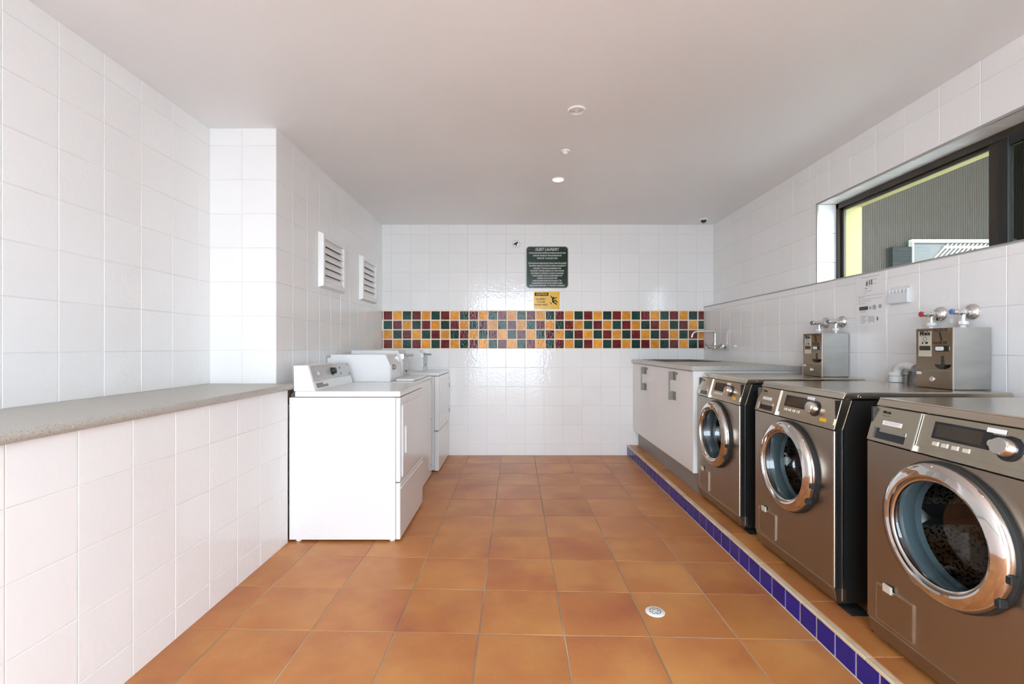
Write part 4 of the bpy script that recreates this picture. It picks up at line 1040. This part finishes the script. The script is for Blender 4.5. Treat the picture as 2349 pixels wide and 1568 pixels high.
for (u0, u1, f) in [(0.05, 0.93, 0.385), (0.12, 0.30, 0.415), (0.20, 0.90, 0.455), (0.12, 0.52, 0.490), (0.05, 0.33, 0.535)]:
    ip('print_line', u0, u1, f, f + 0.007, 'ink_light')
for f in (0.415, 0.450, 0.485): ip('bullet', 0.10, 0.125, f, f + 0.012, 'ink_grey')
ip('panel_picture', 0.11, 0.42, 0.60, 0.675, 'tape_brown')
for (u, f, r, m) in [(0.50, 0.64, 0.009, 'ink_light'), (0.64, 0.635, 0.014, 'ink_light'), (0.83, 0.625, 0.012, 'ink_light')]:
    obj('dial_picture', lathe(B(), (XR1 - 0.0018, iy1 - (iy1 - iy0) * u, iz1 - (iz1 - iz0) * f), (-1, 0, 0), [(r, 0), (r, 0.0004), (0, 0.0004)], 24), m, ins)
for k in range(6): ip('print_line', 0.16, 0.40 - 0.05 * (k % 3), 0.79 + k * 0.028, 0.80 + k * 0.028, 'ink_light')
for k in range(4): ip('print_line', 0.44 + k * 0.055, 0.465 + k * 0.055, 0.80 + 0.01 * (k % 2), 0.94 - 0.012 * (k % 3), 'ink_light')
ip('print_mark', 0.72, 0.77, 0.83, 0.90, 'ink_grey')
ip('print_line', 0.14, 0.36, 0.70, 0.712, 'ink_light')

# small clear ribbed holder right of the sheet
ch = thing('clear_holder', 'small clear plastic ribbed holder on the tiles right of the instruction sheet', 'holder', (XR1, 2.37, 1.363))
obj('back_plate', box(B(), XR1 - 0.003, XR1 - 0.0006, 2.308, 2.43, 1.363, 1.450, 0.0005), 'frosted_plastic', ch)
obj('tray', box(B(), XR1 - 0.020, XR1 - 0.0035, 2.308, 2.43, 1.363, 1.366, 0.0005), 'frosted_plastic', ch)
for k in range(6):
    obj('rib', box(B(), XR1 - 0.018, XR1 - 0.0035, 2.312 + k * 0.0225, 2.314 + k * 0.0225, 1.3665, 1.435), 'frosted_plastic', ch)
obj('front_lip', box(B(), XR1 - 0.021, XR1 - 0.0185, 2.308, 2.43, 1.3665, 1.415, 0.0005), 'frosted_plastic', ch)

# drain standpipe behind the middle washer
dp_ = thing('waste_pipe', 'white waste pipe elbow with grey hose behind the middle washing machine', 'pipe', (XR1, 2.33, 0.962))
obj('collar', lathe(B(), (XR1 - 0.040, 2.345, 0.962), (0, 0, 1), [(0, 0), (0.034, 0), (0.034, 0.030), (0.037, 0.032), (0.037, 0.048), (0.032, 0.050), (0.030, 0.045), (0, 0.045)], 28), 'plastic_white', dp_, True)
obj('elbow', tube(B(), [(XR1 - 0.040, 2.345, 0.99)] + arc((XR1 - 0.040, 2.34, 1.005), (XR1 - 0.040, 2.335, 1.045), (XR1 - 0.040, 2.285, 1.045)) + [(XR1 - 0.040, 2.24, 1.035)], 0.020, 16), 'plastic_white', dp_, True)
obj('hose', tube(B(), [(XR1 - 0.055, 2.27, 1.005), (XR1 - 0.055, 2.272, 0.97), (XR1 - 0.055, 2.274, 0.962)], 0.011, 12), 'handle_grey', dp_, True)
obj('hose_clip', lathe(B(), (XR1 - 0.055, 2.27, 1.0), (0, 0, 1), [(0.012, 0), (0.020, 0.004), (0.020, 0.016), (0.012, 0.020), (0, 0.020)], 16), 'handle_grey', dp_, True)

# floor drain
fx_, fy_ = 0.60, 1.988
fdn = thing('floor_drain', 'round white floor drain cover in the terracotta floor', 'drain', (fx_, fy_, 0))
obj('cover', lathe(B(), (fx_, fy_, 0.0004), (0, 0, 1), [(0.041, 0), (0.041, 0.002), (0.038, 0.004), (0, 0.004)], 40), 'plastic_white', fdn, True)
for ring, nn in ((0.012, 4), (0.022, 8)):
    for k in range(nn):
        a = 2 * PI * k / nn + ring * 9
        ca, sa = math.cos(a), math.sin(a); l, wd = (0.0075 if nn == 8 else 0.006), 0.0022
        pts = [(fx_ + ring * ca + u * -sa + v * ca, fy_ + ring * sa + u * ca + v * sa) for u, v in ((-l, -wd), (l, -wd), (l, wd), (-l, wd))]
        obj('slot', prism(B(), pts, 'z', 0.0042, 0.0048), 'ink_grey', fdn)

for o in bpy.data.objects:
    if '_o' in o: del o['_o']
